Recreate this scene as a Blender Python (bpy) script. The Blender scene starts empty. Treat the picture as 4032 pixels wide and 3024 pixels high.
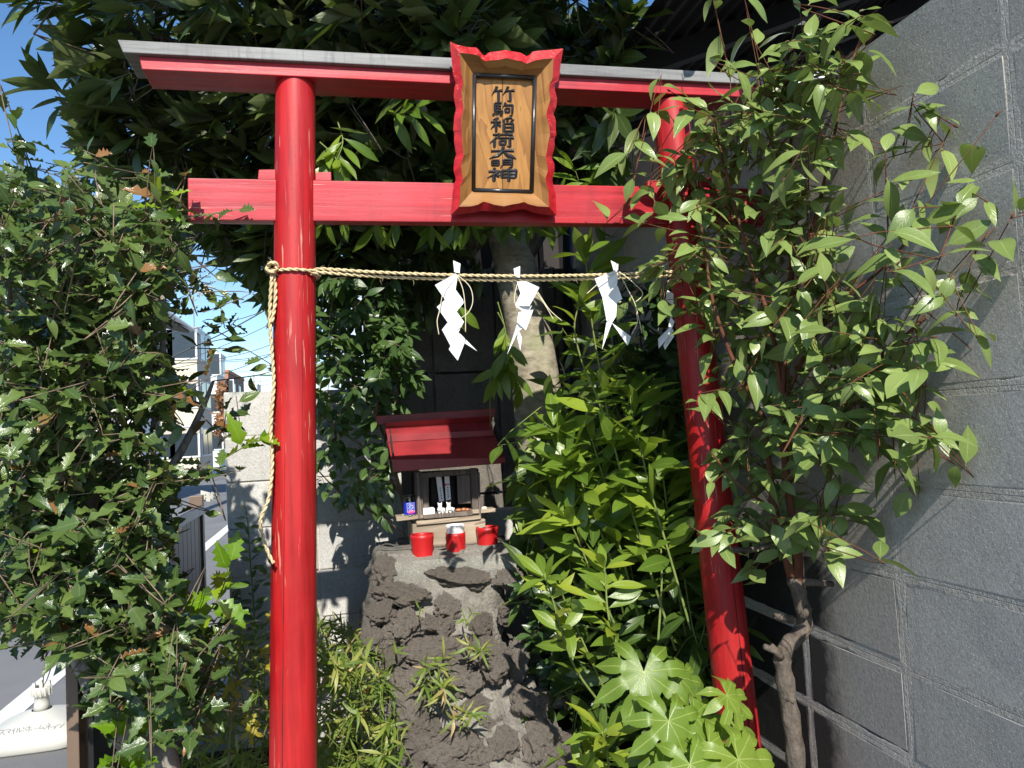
import bpy, bmesh, math, random
import numpy as np
from mathutils import Vector, Matrix, noise
from mathutils.bvhtree import BVHTree

scene = bpy.context.scene
COL = scene.collection
PI = math.pi

# ------------------------------------------------------------------ camera
FPX = 2960.0                                   # focal length in pixels of the 4032 px wide photograph
YAW, PITCH, ROLL = math.radians(13.0), math.radians(3.05), math.radians(2.95)
CAM = Vector((0, 0, 1.45))
_f = Vector((math.sin(YAW)*math.cos(PITCH), math.cos(YAW)*math.cos(PITCH), math.sin(PITCH)))
_r0 = Vector((math.cos(YAW), -math.sin(YAW), 0)); _d0 = -_r0.cross(_f)
_r = _r0*math.cos(ROLL) + _d0*math.sin(ROLL); _d = -_r0*math.sin(ROLL) + _d0*math.cos(ROLL)
cam_data = bpy.data.cameras.new('camera'); cam = bpy.data.objects.new('camera', cam_data); COL.objects.link(cam)
cam.matrix_world = Matrix(((_r.x, -_d.x, -_f.x, CAM.x), (_r.y, -_d.y, -_f.y, CAM.y), (_r.z, -_d.z, -_f.z, CAM.z), (0, 0, 0, 1)))
cam_data.sensor_width = 36; cam_data.lens = 36*FPX/4032; cam_data.clip_start = 0.05; cam_data.clip_end = 2000
scene.camera = cam

# ------------------------------------------------------------------ sky, sun, exposure
SUN_EL, SUN_AZ = math.radians(39.5), math.radians(5.4)
SUN_TRAVEL = Vector((math.sin(SUN_AZ)*math.cos(SUN_EL), math.cos(SUN_AZ)*math.cos(SUN_EL), -math.sin(SUN_EL)))
world = bpy.data.worlds.new('World'); scene.world = world; world.use_nodes = True
wn = world.node_tree.nodes; wl = world.node_tree.links; wn.clear()
sky = wn.new('ShaderNodeTexSky'); sky.sky_type = 'NISHITA'; sky.sun_disc = False
sky.sun_elevation = SUN_EL; sky.sun_rotation = PI + SUN_AZ; sky.altitude = 50; sky.air_density = 1.0; sky.dust_density = 0.15; sky.ozone_density = 3.0
bg = wn.new('ShaderNodeBackground'); bg.inputs['Strength'].default_value = 0.095
wo = wn.new('ShaderNodeOutputWorld')
# thin cloud low in the sky
tc = wn.new('ShaderNodeTexCoord'); mp = wn.new('ShaderNodeMapping'); mp.inputs['Scale'].default_value = (1.6, 1.6, 6.0)
cn = wn.new('ShaderNodeTexNoise'); cn.inputs['Scale'].default_value = 2.6; cn.inputs['Detail'].default_value = 7
cr = wn.new('ShaderNodeMapRange'); cr.inputs['From Min'].default_value = 0.52; cr.inputs['From Max'].default_value = 0.78; cr.inputs['To Max'].default_value = 0.35
cm = wn.new('ShaderNodeMix'); cm.data_type = 'RGBA'; cm.inputs[7].default_value = (5.5, 6.2, 7.4, 1)
wl.new(tc.outputs['Generated'], mp.inputs['Vector']); wl.new(mp.outputs[0], cn.inputs['Vector'])
hs = wn.new('ShaderNodeHueSaturation'); hs.inputs['Saturation'].default_value = 1.15; hs.inputs['Value'].default_value = 1.35
sx = wn.new('ShaderNodeSeparateXYZ'); lo = wn.new('ShaderNodeMapRange'); lo.inputs['From Min'].default_value = .08; lo.inputs['From Max'].default_value = .34; lo.inputs['To Min'].default_value = 1; lo.inputs['To Max'].default_value = 0
mu = wn.new('ShaderNodeMath'); mu.operation = 'MULTIPLY'
wl.new(tc.outputs['Generated'], sx.inputs[0]); wl.new(sx.outputs[2], lo.inputs['Value'])
wl.new(cn.outputs['Fac'], cr.inputs['Value']); wl.new(cr.outputs[0], mu.inputs[0]); wl.new(lo.outputs[0], mu.inputs[1]); wl.new(mu.outputs[0], cm.inputs[0]); wl.new(sky.outputs[0], hs.inputs['Color']); wl.new(hs.outputs[0], cm.inputs[6])
wl.new(cm.outputs[2], bg.inputs['Color']); wl.new(bg.outputs[0], wo.inputs['Surface'])
sun_data = bpy.data.lights.new('sun', 'SUN'); sun_data.energy = 5.0; sun_data.angle = math.radians(0.53); sun_data.color = (1.0, 0.95, 0.86)
sun = bpy.data.objects.new('sun', sun_data); COL.objects.link(sun); sun.location = (0, -3, 8)
sun.rotation_euler = SUN_TRAVEL.to_track_quat('-Z', 'Y').to_euler()
scene.view_settings.view_transform = 'Standard'; scene.view_settings.look = 'None'
scene.view_settings.exposure = 0.52; scene.view_settings.gamma = 1.0
scene.view_settings.use_curve_mapping = False
scene.cycles.max_bounces = 6; scene.cycles.diffuse_bounces = 3; scene.cycles.glossy_bounces = 3; scene.cycles.transmission_bounces = 6
scene.cycles.transparent_max_bounces = 6

# ------------------------------------------------------------------ helpers
def ray(px, py):
    return _r*((px-2016)/FPX) + _d*((py-1512)/FPX) + _f
def at(px, py, Y):
    r = ray(px, py); return CAM + r*(Y/r.y)
def atx(px, py, X):
    r = ray(px, py); return CAM + r*(X/r.x)
def atz(px, py, Z):
    r = ray(px, py); return CAM + r*((Z-CAM.z)/r.z)
def project(p):
    v = Vector(p)-CAM; z = v.dot(_f)
    return 2016+FPX*v.dot(_r)/z, 1512+FPX*v.dot(_d)/z, z

def tag(o, label=None, cat=None, group=None, kind=None):
    if label: o['label'] = label
    if cat: o['category'] = cat
    if group: o['group'] = group
    if kind: o['kind'] = kind
    return o
def thing(name, label, cat, loc=(0, 0, 0), group=None, kind=None):
    o = bpy.data.objects.new(name, None); COL.objects.link(o); o.location = loc; o.empty_display_size = .1
    return tag(o, label, cat, group, kind)
def root_of(o):
    v = Vector((0, 0, 0))
    while o is not None:
        v = v + o.location; o = o.parent
    return v

class MB:
    """collects faces in world space and links them as one mesh object"""
    def __init__(s):
        s.v = []; s.f = []; s.m = []; s.uv = {}
    def add(s, verts, faces, mi=0):
        b = len(s.v); s.v.extend([tuple(v) for v in verts])
        for f in faces:
            s.f.append(tuple(b+i for i in f)); s.m.append(mi)
        return b
    def box(s, lo, hi, mi=0):
        x0, y0, z0 = lo; x1, y1, z1 = hi
        s.add([(x0,y0,z0),(x1,y0,z0),(x1,y1,z0),(x0,y1,z0),(x0,y0,z1),(x1,y0,z1),(x1,y1,z1),(x0,y1,z1)],
              [(0,3,2,1),(4,5,6,7),(0,1,5,4),(1,2,6,5),(2,3,7,6),(3,0,4,7)], mi)
    def hexa(s, p, mi=0):                       # 8 points: bottom ring, top ring
        s.add(p, [(0,3,2,1),(4,5,6,7),(0,1,5,4),(1,2,6,5),(2,3,7,6),(3,0,4,7)], mi)
    def tube(s, pts, rad, n=8, mi=0, cap=True, twist=0.0):
        pts = [Vector(p) for p in pts]
        if len(pts) < 2: return
        if not hasattr(rad, '__len__'): rad = [rad]*len(pts)
        t0 = (pts[1]-pts[0]).normalized(); u = t0.orthogonal().normalized(); rings = []
        b = len(s.v)
        for i, p in enumerate(pts):
            t = (pts[min(i+1, len(pts)-1)]-pts[max(i-1, 0)])
            t = t.normalized() if t.length > 1e-9 else t0
            u = (u - t*u.dot(t)); u = u.normalized() if u.length > 1e-6 else t.orthogonal().normalized()
            w = t.cross(u)
            for k in range(n):
                a = 2*PI*k/n
                s.v.append(tuple(p + (u*math.cos(a)+w*math.sin(a))*rad[i]))
        for i in range(len(pts)-1):
            for k in range(n):
                k2 = (k+1) % n
                s.f.append((b+i*n+k, b+i*n+k2, b+(i+1)*n+k2, b+(i+1)*n+k)); s.m.append(mi)
        if cap:
            s.f.append(tuple(b+k for k in reversed(range(n)))); s.m.append(mi)
            e = b+(len(pts)-1)*n; s.f.append(tuple(e+k for k in range(n))); s.m.append(mi)
    def lathe(s, c, prof, n=24, mi=0, cap0=True, cap1=True, squash=None):
        b = len(s.v); c = Vector(c)
        for r, z in prof:
            for k in range(n):
                a = 2*PI*k/n; rx = ry = r
                s.v.append((c.x+rx*math.cos(a), c.y+ry*math.sin(a), c.z+z))
        for i in range(len(prof)-1):
            for k in range(n):
                k2 = (k+1) % n
                s.f.append((b+i*n+k, b+i*n+k2, b+(i+1)*n+k2, b+(i+1)*n+k)); s.m.append(mi)
        if cap0: s.f.append(tuple(b+k for k in reversed(range(n)))); s.m.append(mi)
        if cap1:
            e = b+(len(prof)-1)*n; s.f.append(tuple(e+k for k in range(n))); s.m.append(mi)
    def build(s, name, mats, parent=None, smooth=False, bevel=0.0, seg=2, label=None, kind=None):
        off = root_of(parent) if parent is not None else Vector((0, 0, 0))
        me = bpy.data.meshes.new(name)
        me.from_pydata([(v[0]-off.x, v[1]-off.y, v[2]-off.z) for v in s.v], [], s.f)
        if not isinstance(mats, (list, tuple)): mats = [mats]
        for m in mats: me.materials.append(m)
        me.polygons.foreach_set('material_index', s.m)
        if smooth: me.polygons.foreach_set('use_smooth', [True]*len(s.f))
        me.update()
        if bevel > 0:
            bm = bmesh.new(); bm.from_mesh(me)
            ed = [e for e in bm.edges if len(e.link_faces) == 2 and e.calc_face_angle(0) > 0.5]
            bmesh.ops.bevel(bm, geom=ed, offset=bevel, segments=seg, profile=.6, affect='EDGES', clamp_overlap=True)
            bm.to_mesh(me); bm.free()
        o = bpy.data.objects.new(name, me); COL.objects.link(o)
        if parent is not None: o.parent = parent
        if label: o['label'] = label
        if kind: o['kind'] = kind
        return o

def spline(pts, n=8):
    """Catmull-Rom through the points"""
    P = [Vector(p) for p in pts]
    if len(P) < 3:
        return [P[0].lerp(P[-1], i/n) for i in range(n+1)]
    out = []
    for i in range(len(P)-1):
        p0 = P[max(i-1, 0)]; p1 = P[i]; p2 = P[i+1]; p3 = P[min(i+2, len(P)-1)]
        for k in range(n):
            t = k/n
            out.append(.5*((2*p1)+(p2-p0)*t+(2*p0-5*p1+4*p2-p3)*t*t+(3*p1-p0-3*p2+p3)*t*t*t))
    out.append(P[-1]); return out
def resample(pts, n):
    P = [np.array(p, float) for p in pts]; d = [0]
    for a, b in zip(P, P[1:]): d.append(d[-1]+np.linalg.norm(b-a))
    d = np.array(d); A = np.array(P); t = np.linspace(0, d[-1], n)
    return np.stack([np.interp(t, d, A[:, k]) for k in range(A.shape[1])], 1)

# ------------------------------------------------------------------ materials
class NT:
    def __init__(s, name):
        s.mat = bpy.data.materials.new(name); s.mat.use_nodes = True
        s.t = s.mat.node_tree; s.t.nodes.clear()
        s.out = s.t.nodes.new('ShaderNodeOutputMaterial')
    def n(s, typ, **kw):
        nd = s.t.nodes.new(typ)
        for k, v in kw.items():
            if k.startswith('i_'):
                key = k[2:]
                key = int(key) if key.isdigit() else key.replace('_', ' ')
                nd.inputs[key].default_value = v
            else: setattr(nd, k, v)
        return nd
    def l(s, a, b): s.t.links.new(a, b)
    def math(s, op, a, b=0.5, c=None, clamp=False):
        nd = s.n('ShaderNodeMath', operation=op, use_clamp=clamp)
        for i, x in enumerate((a, b, c)):
            if x is None: continue
            if isinstance(x, (int, float)): nd.inputs[i].default_value = x
            else: s.l(x, nd.inputs[i])
        return nd.outputs[0]
    def mix(s, fac, a, b):
        nd = s.n('ShaderNodeMix', data_type='RGBA')
        for i, x in ((0, fac), (6, a), (7, b)):
            if isinstance(x, (int, float)): nd.inputs[i].default_value = x
            elif isinstance(x, (tuple, list)): nd.inputs[i].default_value = (*x, 1) if len(x) == 3 else x
            else: s.l(x, nd.inputs[i])
        return nd.outputs[2]
    def range(s, v, a, b, c=0.0, d=1.0):
        nd = s.n('ShaderNodeMapRange'); s.l(v, nd.inputs[0])
        for i, x in zip((1, 2, 3, 4), (a, b, c, d)): nd.inputs[i].default_value = x
        return nd.outputs[0]
    def coord(s, scale=(1, 1, 1), kind='Object', rot=(0, 0, 0)):
        tc = s.n('ShaderNodeTexCoord'); mp = s.n('ShaderNodeMapping')
        mp.inputs['Scale'].default_value = scale; mp.inputs['Rotation'].default_value = rot
        s.l(tc.outputs[kind], mp.inputs[0]); return mp.outputs[0]
    def noise(s, vec, scale, detail=4, rough=.55, dist=0.0):
        nd = s.n('ShaderNodeTexNoise'); nd.inputs['Scale'].default_value = scale; nd.inputs['Detail'].default_value = detail
        nd.inputs['Roughness'].default_value = rough; nd.inputs['Distortion'].default_value = dist
        s.l(vec, nd.inputs['Vector']); return nd.outputs['Fac']
    def bsdf(s, color, rough=.6, spec=.5, metal=0.0, height=None, strength=.3, dist=.01, coat=0.0):
        b = s.n('ShaderNodeBsdfPrincipled')
        for key, x in (('Base Color', color), ('Roughness', rough), ('Specular IOR Level', spec), ('Metallic', metal), ('Coat Weight', coat)):
            if isinstance(x, (int, float)): b.inputs[key].default_value = x
            elif isinstance(x, (tuple, list)): b.inputs[key].default_value = (*x, 1)
            else: s.l(x, b.inputs[key])
        if height is not None:
            bp = s.n('ShaderNodeBump'); bp.inputs['Strength'].default_value = strength; bp.inputs['Distance'].default_value = dist
            s.l(height, bp.inputs['Height']); s.l(bp.outputs[0], b.inputs['Normal'])
        s.l(b.outputs[0], s.out.inputs[0]); s.b = b
        return s.mat
def rnd_obj(N):
    return N.n('ShaderNodeObjectInfo').outputs['Random']

def m_plain(name, c, rough=.6, var=.15, scale=8, bump=.1, spec=.5, metal=0.0, kind='Object', bscale=60, dist=.004):
    N = NT(name); v = N.coord(kind=kind); f = N.noise(v, scale, 5)
    c2 = tuple(max(0, x*(1-var)) for x in c); c1 = tuple(min(1, x*(1+var)) for x in c)
    col = N.mix(N.range(f, .3, .7), c2, c1); h = N.noise(v, bscale, 4)
    return N.bsdf(col, rough, spec, metal, h, bump, dist)

def m_red_paint(name, axis, base=(.52, .012, .016), worn=.62, fade=.35, faded=(.60, .10, .12)):
    """red lacquer on timber; the axis names the grain direction"""
    N = NT(name); sc = [26, 26, 26]; sc['XYZ'.index(axis)] = 1.1
    v = N.coord(tuple(sc)); g = N.noise(v, 2.2, 6, .6); g2 = N.noise(v, 6.0, 3, .5)
    v0 = N.coord(); big = N.noise(v0, 3.5, 4)
    col = N.mix(N.range(g, .3, .7), tuple(x*.62 for x in base), tuple(x*1.28 for x in base))
    col = N.mix(N.math('MULTIPLY', N.range(big, .4, .68), fade), col, faded)
    chips = N.range(g2, worn, worn+.035); lim = N.range(N.noise(v0, 5, 3), .5, .62); chips = N.math('MULTIPLY', chips, lim)
    col = N.mix(N.math('MULTIPLY', chips, .75), col, (.62, .30, .22))
    h = N.math('SUBTRACT', N.math('ADD', N.math('MULTIPLY', g, .6), N.math('MULTIPLY', N.noise(v0, 90, 3), .12)), N.math('MULTIPLY', chips, .4))
    grime = N.math('MULTIPLY', N.range(N.noise(N.coord((7, 7, 1.2)), 2.4, 6, .7), .50, .70), .38)
    col = N.mix(grime, col, tuple(x*.42+.006 for x in base))
    return N.bsdf(col, N.range(g, .3, .75, .36, .58), .38, 0, h, .35, .005)

def m_wood(name, c1, c2, axis='Z', rings=9.0, rough=.5, bump=.25, fine=30):
    N = NT(name); sc = [1.0, 1.0, 1.0]; i = 'XYZ'.index(axis); sc[i] = .09
    v = N.coord(tuple(sc)); w = N.noise(v, rings, 3, .5, .6)
    saw = N.math('FRACT', N.math('MULTIPLY', w, 7.0)); saw = N.range(saw, 0.0, 1.0)
    sc2 = [fine*4, fine*4, fine*4]; sc2[i] = fine*.12
    g = N.noise(N.coord(tuple(sc2)), 1.0, 4)
    fac = N.math('ADD', N.math('MULTIPLY', saw, .55), N.math('MULTIPLY', g, .5))
    col = N.mix(N.range(fac, .2, .85), c1, c2)
    return N.bsdf(col, rough, .45, 0, fac, bump, .003)

def m_block(name, c_lo, c_hi, stain, bump=.6, pit=.5):
    N = NT(name); v = N.coord(); r = rnd_obj(N)
    big = N.noise(v, 3.0, 5, .6); med = N.noise(v, 16, 5, .6); fine = N.noise(v, 120, 4, .7); grit = N.noise(v, 230, 2, .7)
    col = N.mix(N.range(N.math('ADD', N.math('MULTIPLY', big, .6), N.math('MULTIPLY', med, .4)), .36, .64), c_lo, c_hi)
    col = N.mix(N.math('MULTIPLY', N.range(N.noise(v, 1.7, 6, .7), .5, .72), .5), col, stain)
    col = N.mix(N.range(r, 0, 1, 0, .42), col, tuple(x*.68 for x in c_lo))
    drip = N.math('MULTIPLY', N.range(N.noise(N.coord((13, 13, .7)), 1.3, 5, .65), .50, .72), N.range(N.noise(v, 2.1, 3), .42, .6, 0, .28))
    col = N.mix(drip, col, tuple(x*.5 for x in c_lo))
    col = N.mix(N.range(grit, .57, .67, 0, .4), col, tuple(min(1, x*1.9) for x in c_hi))
    col = N.mix(N.range(N.noise(v, 120, 2, .6), .66, .72, 0, pit), col, tuple(x*.25 for x in c_lo))
    col = N.mix(N.range(fine, .34, .52, .42, 0), col, tuple(x*.45 for x in c_lo))
    h = N.math('ADD', N.math('ADD', N.math('MULTIPLY', fine, .5), N.math('MULTIPLY', grit, .3)), N.math('MULTIPLY', med, .8))
    return N.bsdf(col, .92, .25, 0, h, bump, .006)

def m_leaf(name, dark, mid, light, under, rough=.34, trans=.28, tcol=(.22, .34, .02), vein=(.35, .45, .12), veinamt=.5, spots=.0, brown=(.22, .11, .03), dry=None):
    N = NT(name)
    at_ = N.n('ShaderNodeAttribute', attribute_name='rnd'); r = N.math('FRACT', N.math('ADD', N.math('ADD', rnd_obj(N), at_.outputs['Fac']), 0.0))
    ramp = N.n('ShaderNodeValToRGB'); e = ramp.color_ramp.elements
    e[0].position = 0.0; e[0].color = (*dark, 1); e[1].position = 1.0; e[1].color = (*light, 1)
    k = e.new(.55); k.color = (*mid, 1)
    if dry is not None:
        k = e.new(.955); k.color = (*light, 1); k = e.new(.96); k.color = (*dry, 1); e[-1].color = (*dry, 1)
    N.l(r, ramp.inputs[0])
    uv = N.n('ShaderNodeUVMap'); sp = N.n('ShaderNodeSeparateXYZ'); N.l(uv.outputs[0], sp.inputs[0])
    au = N.math('ABSOLUTE', N.math('SUBTRACT', sp.outputs[0], .5))
    midrib = N.range(au, .012, .05, 1, 0)
    sv = N.math('FRACT', N.math('SUBTRACT', N.math('MULTIPLY', sp.outputs[1], 9.0), N.math('MULTIPLY', au, 5.0)))
    svl = N.math('MULTIPLY', N.range(N.math('ABSOLUTE', N.math('SUBTRACT', sv, .5)), .0, .12, .35, 0), N.range(au, .02, .4, 1, .3))
    col = N.mix(N.math('MULTIPLY', N.math('MAXIMUM', midrib, svl), veinamt), ramp.outputs[0], vein)
    v = N.coord(); blot = N.noise(v, 38, 4)
    col = N.mix(N.range(blot, .35, .7, .0, .3), col, tuple(x*.55 for x in dark))
    if spots > 0:
        col = N.mix(N.math('MULTIPLY', N.range(N.noise(v, 55, 3), .66, .7), spots), col, brown)
    geo = N.n('ShaderNodeNewGeometry')
    col2 = N.mix(geo.outputs['Backfacing'], col, N.mix(.55, under, col))
    h = N.math('ADD', N.math('MULTIPLY', N.math('MAXIMUM', midrib, svl), -.6), N.math('MULTIPLY', N.noise(v, 120, 2), .3))
    N.bsdf(col2, N.range(blot, .3, .7, rough*.85, rough*1.2), .5, 0, h, .35, .002)
    tr = N.n('ShaderNodeBsdfTranslucent'); N.l(N.mix(.6, col, tcol), tr.inputs[0])
    ms = N.n('ShaderNodeMixShader'); ms.inputs[0].default_value = trans
    N.l(N.b.outputs[0], ms.inputs[1]); N.l(tr.outputs[0], ms.inputs[2]); N.l(ms.outputs[0], N.out.inputs[0])
    return N.mat

def m_bark(name, c1, c2, c3, zs=.35, scale=24, bump=.6):
    N = NT(name); v = N.coord((1, 1, zs)); v0 = N.coord()
    a = N.noise(v, scale, 6, .65); b = N.noise(v0, 6, 4)
    col = N.mix(N.range(a, .32, .66), c1, c2); col = N.mix(N.range(b, .48, .66, 0, .7), col, c3)
    return N.bsdf(col, .9, .2, 0, N.math('ADD', a, N.math('MULTIPLY', N.noise(v0, 120, 3), .3)), bump, .008)

M = {}
M['pillar'] = m_red_paint('red_lacquer_upright', 'Z', (.40, .009, .012), .625, .45, (.44, .038, .034))
M['beam'] = m_red_paint('red_lacquer_beam', 'X', (.40, .010, .018), .67, .5, (.47, .065, .085))
M['red_edge'] = m_red_paint('red_plaque_edge', 'Y', (.44, .009, .016), .62, .3, (.48, .09, .09))
def _grey():
    N = NT('weathered_silver_paint'); v = N.coord((.9, 14, 14)); g = N.noise(v, 3, 6, .65); v2 = N.coord((60, 4, 4)); dr = N.noise(v2, 1.2, 4, .6)
    col = N.mix(N.range(g, .3, .7), (.085, .085, .085), (.27, .27, .265)); col = N.mix(N.range(dr, .55, .72, 0, .7), col, (.10, .10, .10))
    return N.bsdf(col, .55, .4, 0, N.math('ADD', g, N.math('MULTIPLY', dr, .5)), .35, .004)
M['silver'] = _grey()
M['oak'] = m_wood('oak_board', (.21, .088, .022), (.37, .178, .052), 'Z', 9)
M['oak_x'] = m_wood('oak_board_cross', (.20, .085, .022), (.38, .19, .062), 'X', 8)
M['oak_panel'] = m_wood('oak_panel', (.24, .098, .020), (.42, .20, .048), 'Z', 14, .45)
M['black'] = m_plain('black_lacquer', (.018, .018, .020), .28, .3, 20, .15, .5)
M['old_wood'] = m_wood('grey_weathered_wood', (.085, .065, .055), (.20, .165, .14), 'Z', 10, .85, .5)
M['old_wood_x'] = m_wood('pale_weathered_wood', (.20, .155, .11), (.44, .36, .27), 'X', 10, .85, .5)
M['tar'] = m_plain('black_tarred_sheet', (.010, .009, .009), .9, .3, 5, .2, .2)  # black base colour stands in for the shade under the shed roof
M['dark_wood'] = m_plain('dark_stained_board', (.022, .017, .015), .85, .35, 5, .3)
M['roof_red'] = m_plain('red_sheet_metal', (.25, .021, .025), .48, .28, 9, .12, bscale=30)
M['cup_red'] = m_plain('red_painted_bamboo', (.48, .012, .014), .42, .12, 12, .12, dist=.002)
M['white_china'] = m_plain('white_china', (.78, .78, .76), .25, .03, 8, .02)
M['paper'] = m_plain('white_paper', (.82, .82, .84), .75, .02, 8, .03)
M['block'] = m_block('grey_concrete_block', (.44, .412, .375), (.56, .53, .49), (.37, .342, .29), .18, .4)
M['block_warm'] = m_block('smooth_concrete_block', (.43, .402, .362), (.54, .508, .462), (.34, .31, .265), .16, .9)
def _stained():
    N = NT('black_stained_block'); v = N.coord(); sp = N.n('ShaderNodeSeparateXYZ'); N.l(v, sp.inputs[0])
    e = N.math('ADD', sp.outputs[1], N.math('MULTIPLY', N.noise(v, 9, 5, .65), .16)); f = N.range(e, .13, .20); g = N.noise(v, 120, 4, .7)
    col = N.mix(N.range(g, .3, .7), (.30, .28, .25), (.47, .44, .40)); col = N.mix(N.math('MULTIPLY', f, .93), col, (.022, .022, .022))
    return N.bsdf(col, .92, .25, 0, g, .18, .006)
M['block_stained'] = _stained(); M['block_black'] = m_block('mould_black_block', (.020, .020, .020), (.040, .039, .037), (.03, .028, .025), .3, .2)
M['mortar'] = m_block('old_mortar', (.46, .43, .385), (.58, .548, .495), (.32, .285, .23), .7, .3)
M['block_pale'] = m_block('pale_cement_block', (.44, .43, .40), (.60, .585, .55), (.30, .285, .26), .5, .3)
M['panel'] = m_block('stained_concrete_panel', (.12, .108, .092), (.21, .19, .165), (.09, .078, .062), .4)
def _rock():
    N = NT('lava_rock'); v = N.coord(); r = rnd_obj(N)
    a = N.noise(v, 14, 8, .68); b = N.noise(v, 60, 6, .7); c = N.n('ShaderNodeTexVoronoi', feature='F1'); c.inputs['Scale'].default_value = 95; N.l(v, c.inputs['Vector'])
    col = N.mix(N.range(a, .3, .7), (.29, .245, .208), (.55, .482, .42)); col = N.mix(N.range(r, 0, 1, 0, .35), col, (.12, .082, .068))
    col = N.mix(N.range(N.noise(v, 2.2, 6, .7), .53, .68, 0, .5), col, (.36, .35, .27)); col = N.mix(N.range(N.noise(v, 9, 5, .7), .34, .47, .75, 0), col, (.085, .068, .058))
    h = N.math('ADD', N.math('MULTIPLY', a, .8), N.math('ADD', N.math('MULTIPLY', b, .6), N.math('MULTIPLY', c.outputs['Distance'], .35)))
    return N.bsdf(col, .95, .2, 0, h, 1.0, .02)
M['rock'] = _rock()
def _cement():
    N = NT('pebbly_cement'); v = N.coord(); a = N.noise(v, 18, 6, .7); b = N.noise(v, 90, 4, .7)
    col = N.mix(N.range(a, .3, .7), (.15, .14, .122), (.34, .315, .275)); col = N.mix(N.range(b, .3, .46, .7, 0), col, (.07, .065, .055))
    col = N.mix(N.range(N.noise(v, 7, 5), .55, .72, 0, .4), col, (.20, .19, .12))
    return N.bsdf(col, .95, .2, 0, N.math('ADD', a, b), 1.0, .012)
M['cement'] = _cement()
def _rope():
    N = NT('straw_fibre'); v = N.coord(); a = N.noise(v, 160, 4, .7)
    return N.bsdf(N.mix(N.range(a, .3, .7), (.42, .31, .15), (.76, .64, .40)), .85, .2, 0, a, .6, .003)
M['rope'] = _rope()
M['soil'] = m_plain('dark_garden_soil', (.040, .030, .020), .95, .5, 14, .9, .2, bscale=40, dist=.03)
def _asphalt():
    N = NT('asphalt'); v = N.coord(); a = N.noise(v, 1.3, 5); b = N.noise(v, 240, 3, .7)
    col = N.mix(N.range(a, .3, .7), (.13, .13, .135), (.19, .19, .19)); col = N.mix(N.range(b, .5, .7, 0, .6), col, (.30, .30, .29))
    return N.bsdf(col, .9, .3, 0, b, .4, .006)
M['asphalt'] = _asphalt()
M['road_paint'] = m_plain('white_road_paint', (.72, .72, .70), .7, .12, 3, .2)
M['green_paint'] = m_plain('green_road_paint', (.16, .34, .22), .7, .15, 2, .2)
M['brown_metal'] = m_plain('brown_aluminium', (.17, .118, .085), .45, .1, 5, .03, .5, .1)
M['black_metal'] = m_plain('black_aluminium', (.022, .021, .022), .35, .1, 5, .03, .5, .2)
M['plastic'] = m_plain('cream_plastic', (.52, .51, .455), .48, .06, 4, .05)
M['ink'] = m_plain('grey_marker_ink', (.20, .20, .22), .7, .1, 20, .02)
M['bark_grey'] = m_bark('smooth_grey_bark', (.17, .14, .10), (.40, .36, .27), (.28, .29, .17), 1.9, 20, .5)
M['bark_dark'] = m_bark('dark_bark', (.045, .036, .029), (.17, .135, .105), (.12, .105, .09), .5, 46, 1.0)
M['bark_mottle'] = m_bark('mottled_grey_bark', (.09, .075, .065), (.30, .27, .23), (.40, .37, .32), .6, 40, .8)
M['twig_red'] = m_bark('reddish_twig', (.085, .030, .020), (.17, .068, .036), (.14, .10, .04))
M['twig_grey'] = m_bark('pale_twig', (.10, .072, .048), (.25, .185, .125), (.17, .14, .09))
M['twig_green'] = m_bark('green_stem', (.11, .16, .04), (.22, .28, .08), (.18, .17, .06))
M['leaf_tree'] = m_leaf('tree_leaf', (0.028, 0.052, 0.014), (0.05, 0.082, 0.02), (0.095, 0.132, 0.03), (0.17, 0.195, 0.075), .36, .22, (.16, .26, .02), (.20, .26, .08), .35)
M['leaf_tree_sun'] = m_leaf('tree_sun_leaf', (0.095, 0.175, 0.022), (0.155, 0.25, 0.028), (0.25, 0.34, 0.035), (0.26, 0.32, 0.06), .32, .34, (.30, .44, .02), (.26, .34, .08), .45, .25)  # lit copy of the tree leaf: sunlight put into a lighter colour
M['leaf_holly'] = m_leaf('holly_leaf', (0.046, 0.084, 0.022), (0.082, 0.13, 0.032), (0.14, 0.195, 0.048), (0.17, 0.2, 0.075), .20, .16, (.14, .24, .02), (.20, .28, .09), .4, .12, (.26, .19, .08), (.26, .12, .045))
M['leaf_holly_new'] = m_leaf('young_holly_leaf', (0.099, 0.22, 0.013), (0.165, 0.319, 0.015), (0.264, 0.374, 0.022), (0.198, 0.308, 0.055), .26, .36, (.36, .52, .01), (.40, .5, .12), .4)
M['leaf_shrub'] = m_leaf('shrub_leaf', (0.15, 0.215, 0.058), (0.2, 0.28, 0.074), (0.27, 0.35, 0.1), (0.24, 0.29, 0.11), .27, .22, (.20, .32, .03), (.34, .42, .16), .6, .3)
M['leaf_shoot'] = m_leaf('sapling_leaf', (0.12, 0.2, 0.026), (0.215, 0.315, 0.036), (0.39, 0.44, 0.045), (0.3, 0.38, 0.08), .29, .36, (.34, .48, .01), (.32, .42, .09), .5, .2)
M['leaf_under'] = m_leaf('undergrowth_leaf', (0.042, 0.085, 0.017), (0.072, 0.13, 0.022), (0.12, 0.185, 0.03), (0.15, 0.19, 0.05), .32, .3, (.28, .40, .02), (.24, .32, .08), .4, .1)  # leaf colour darkened to hold the deep shade behind the saplings
M['leaf_shoot_deep'] = m_leaf('sapling_deep_leaf', (0.095, 0.175, 0.023), (0.165, 0.262, 0.03), (0.29, 0.375, 0.038), (0.26, 0.34, 0.07), .27, .34, (.32, .46, .02), (.30, .38, .09), .5, .15)
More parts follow.
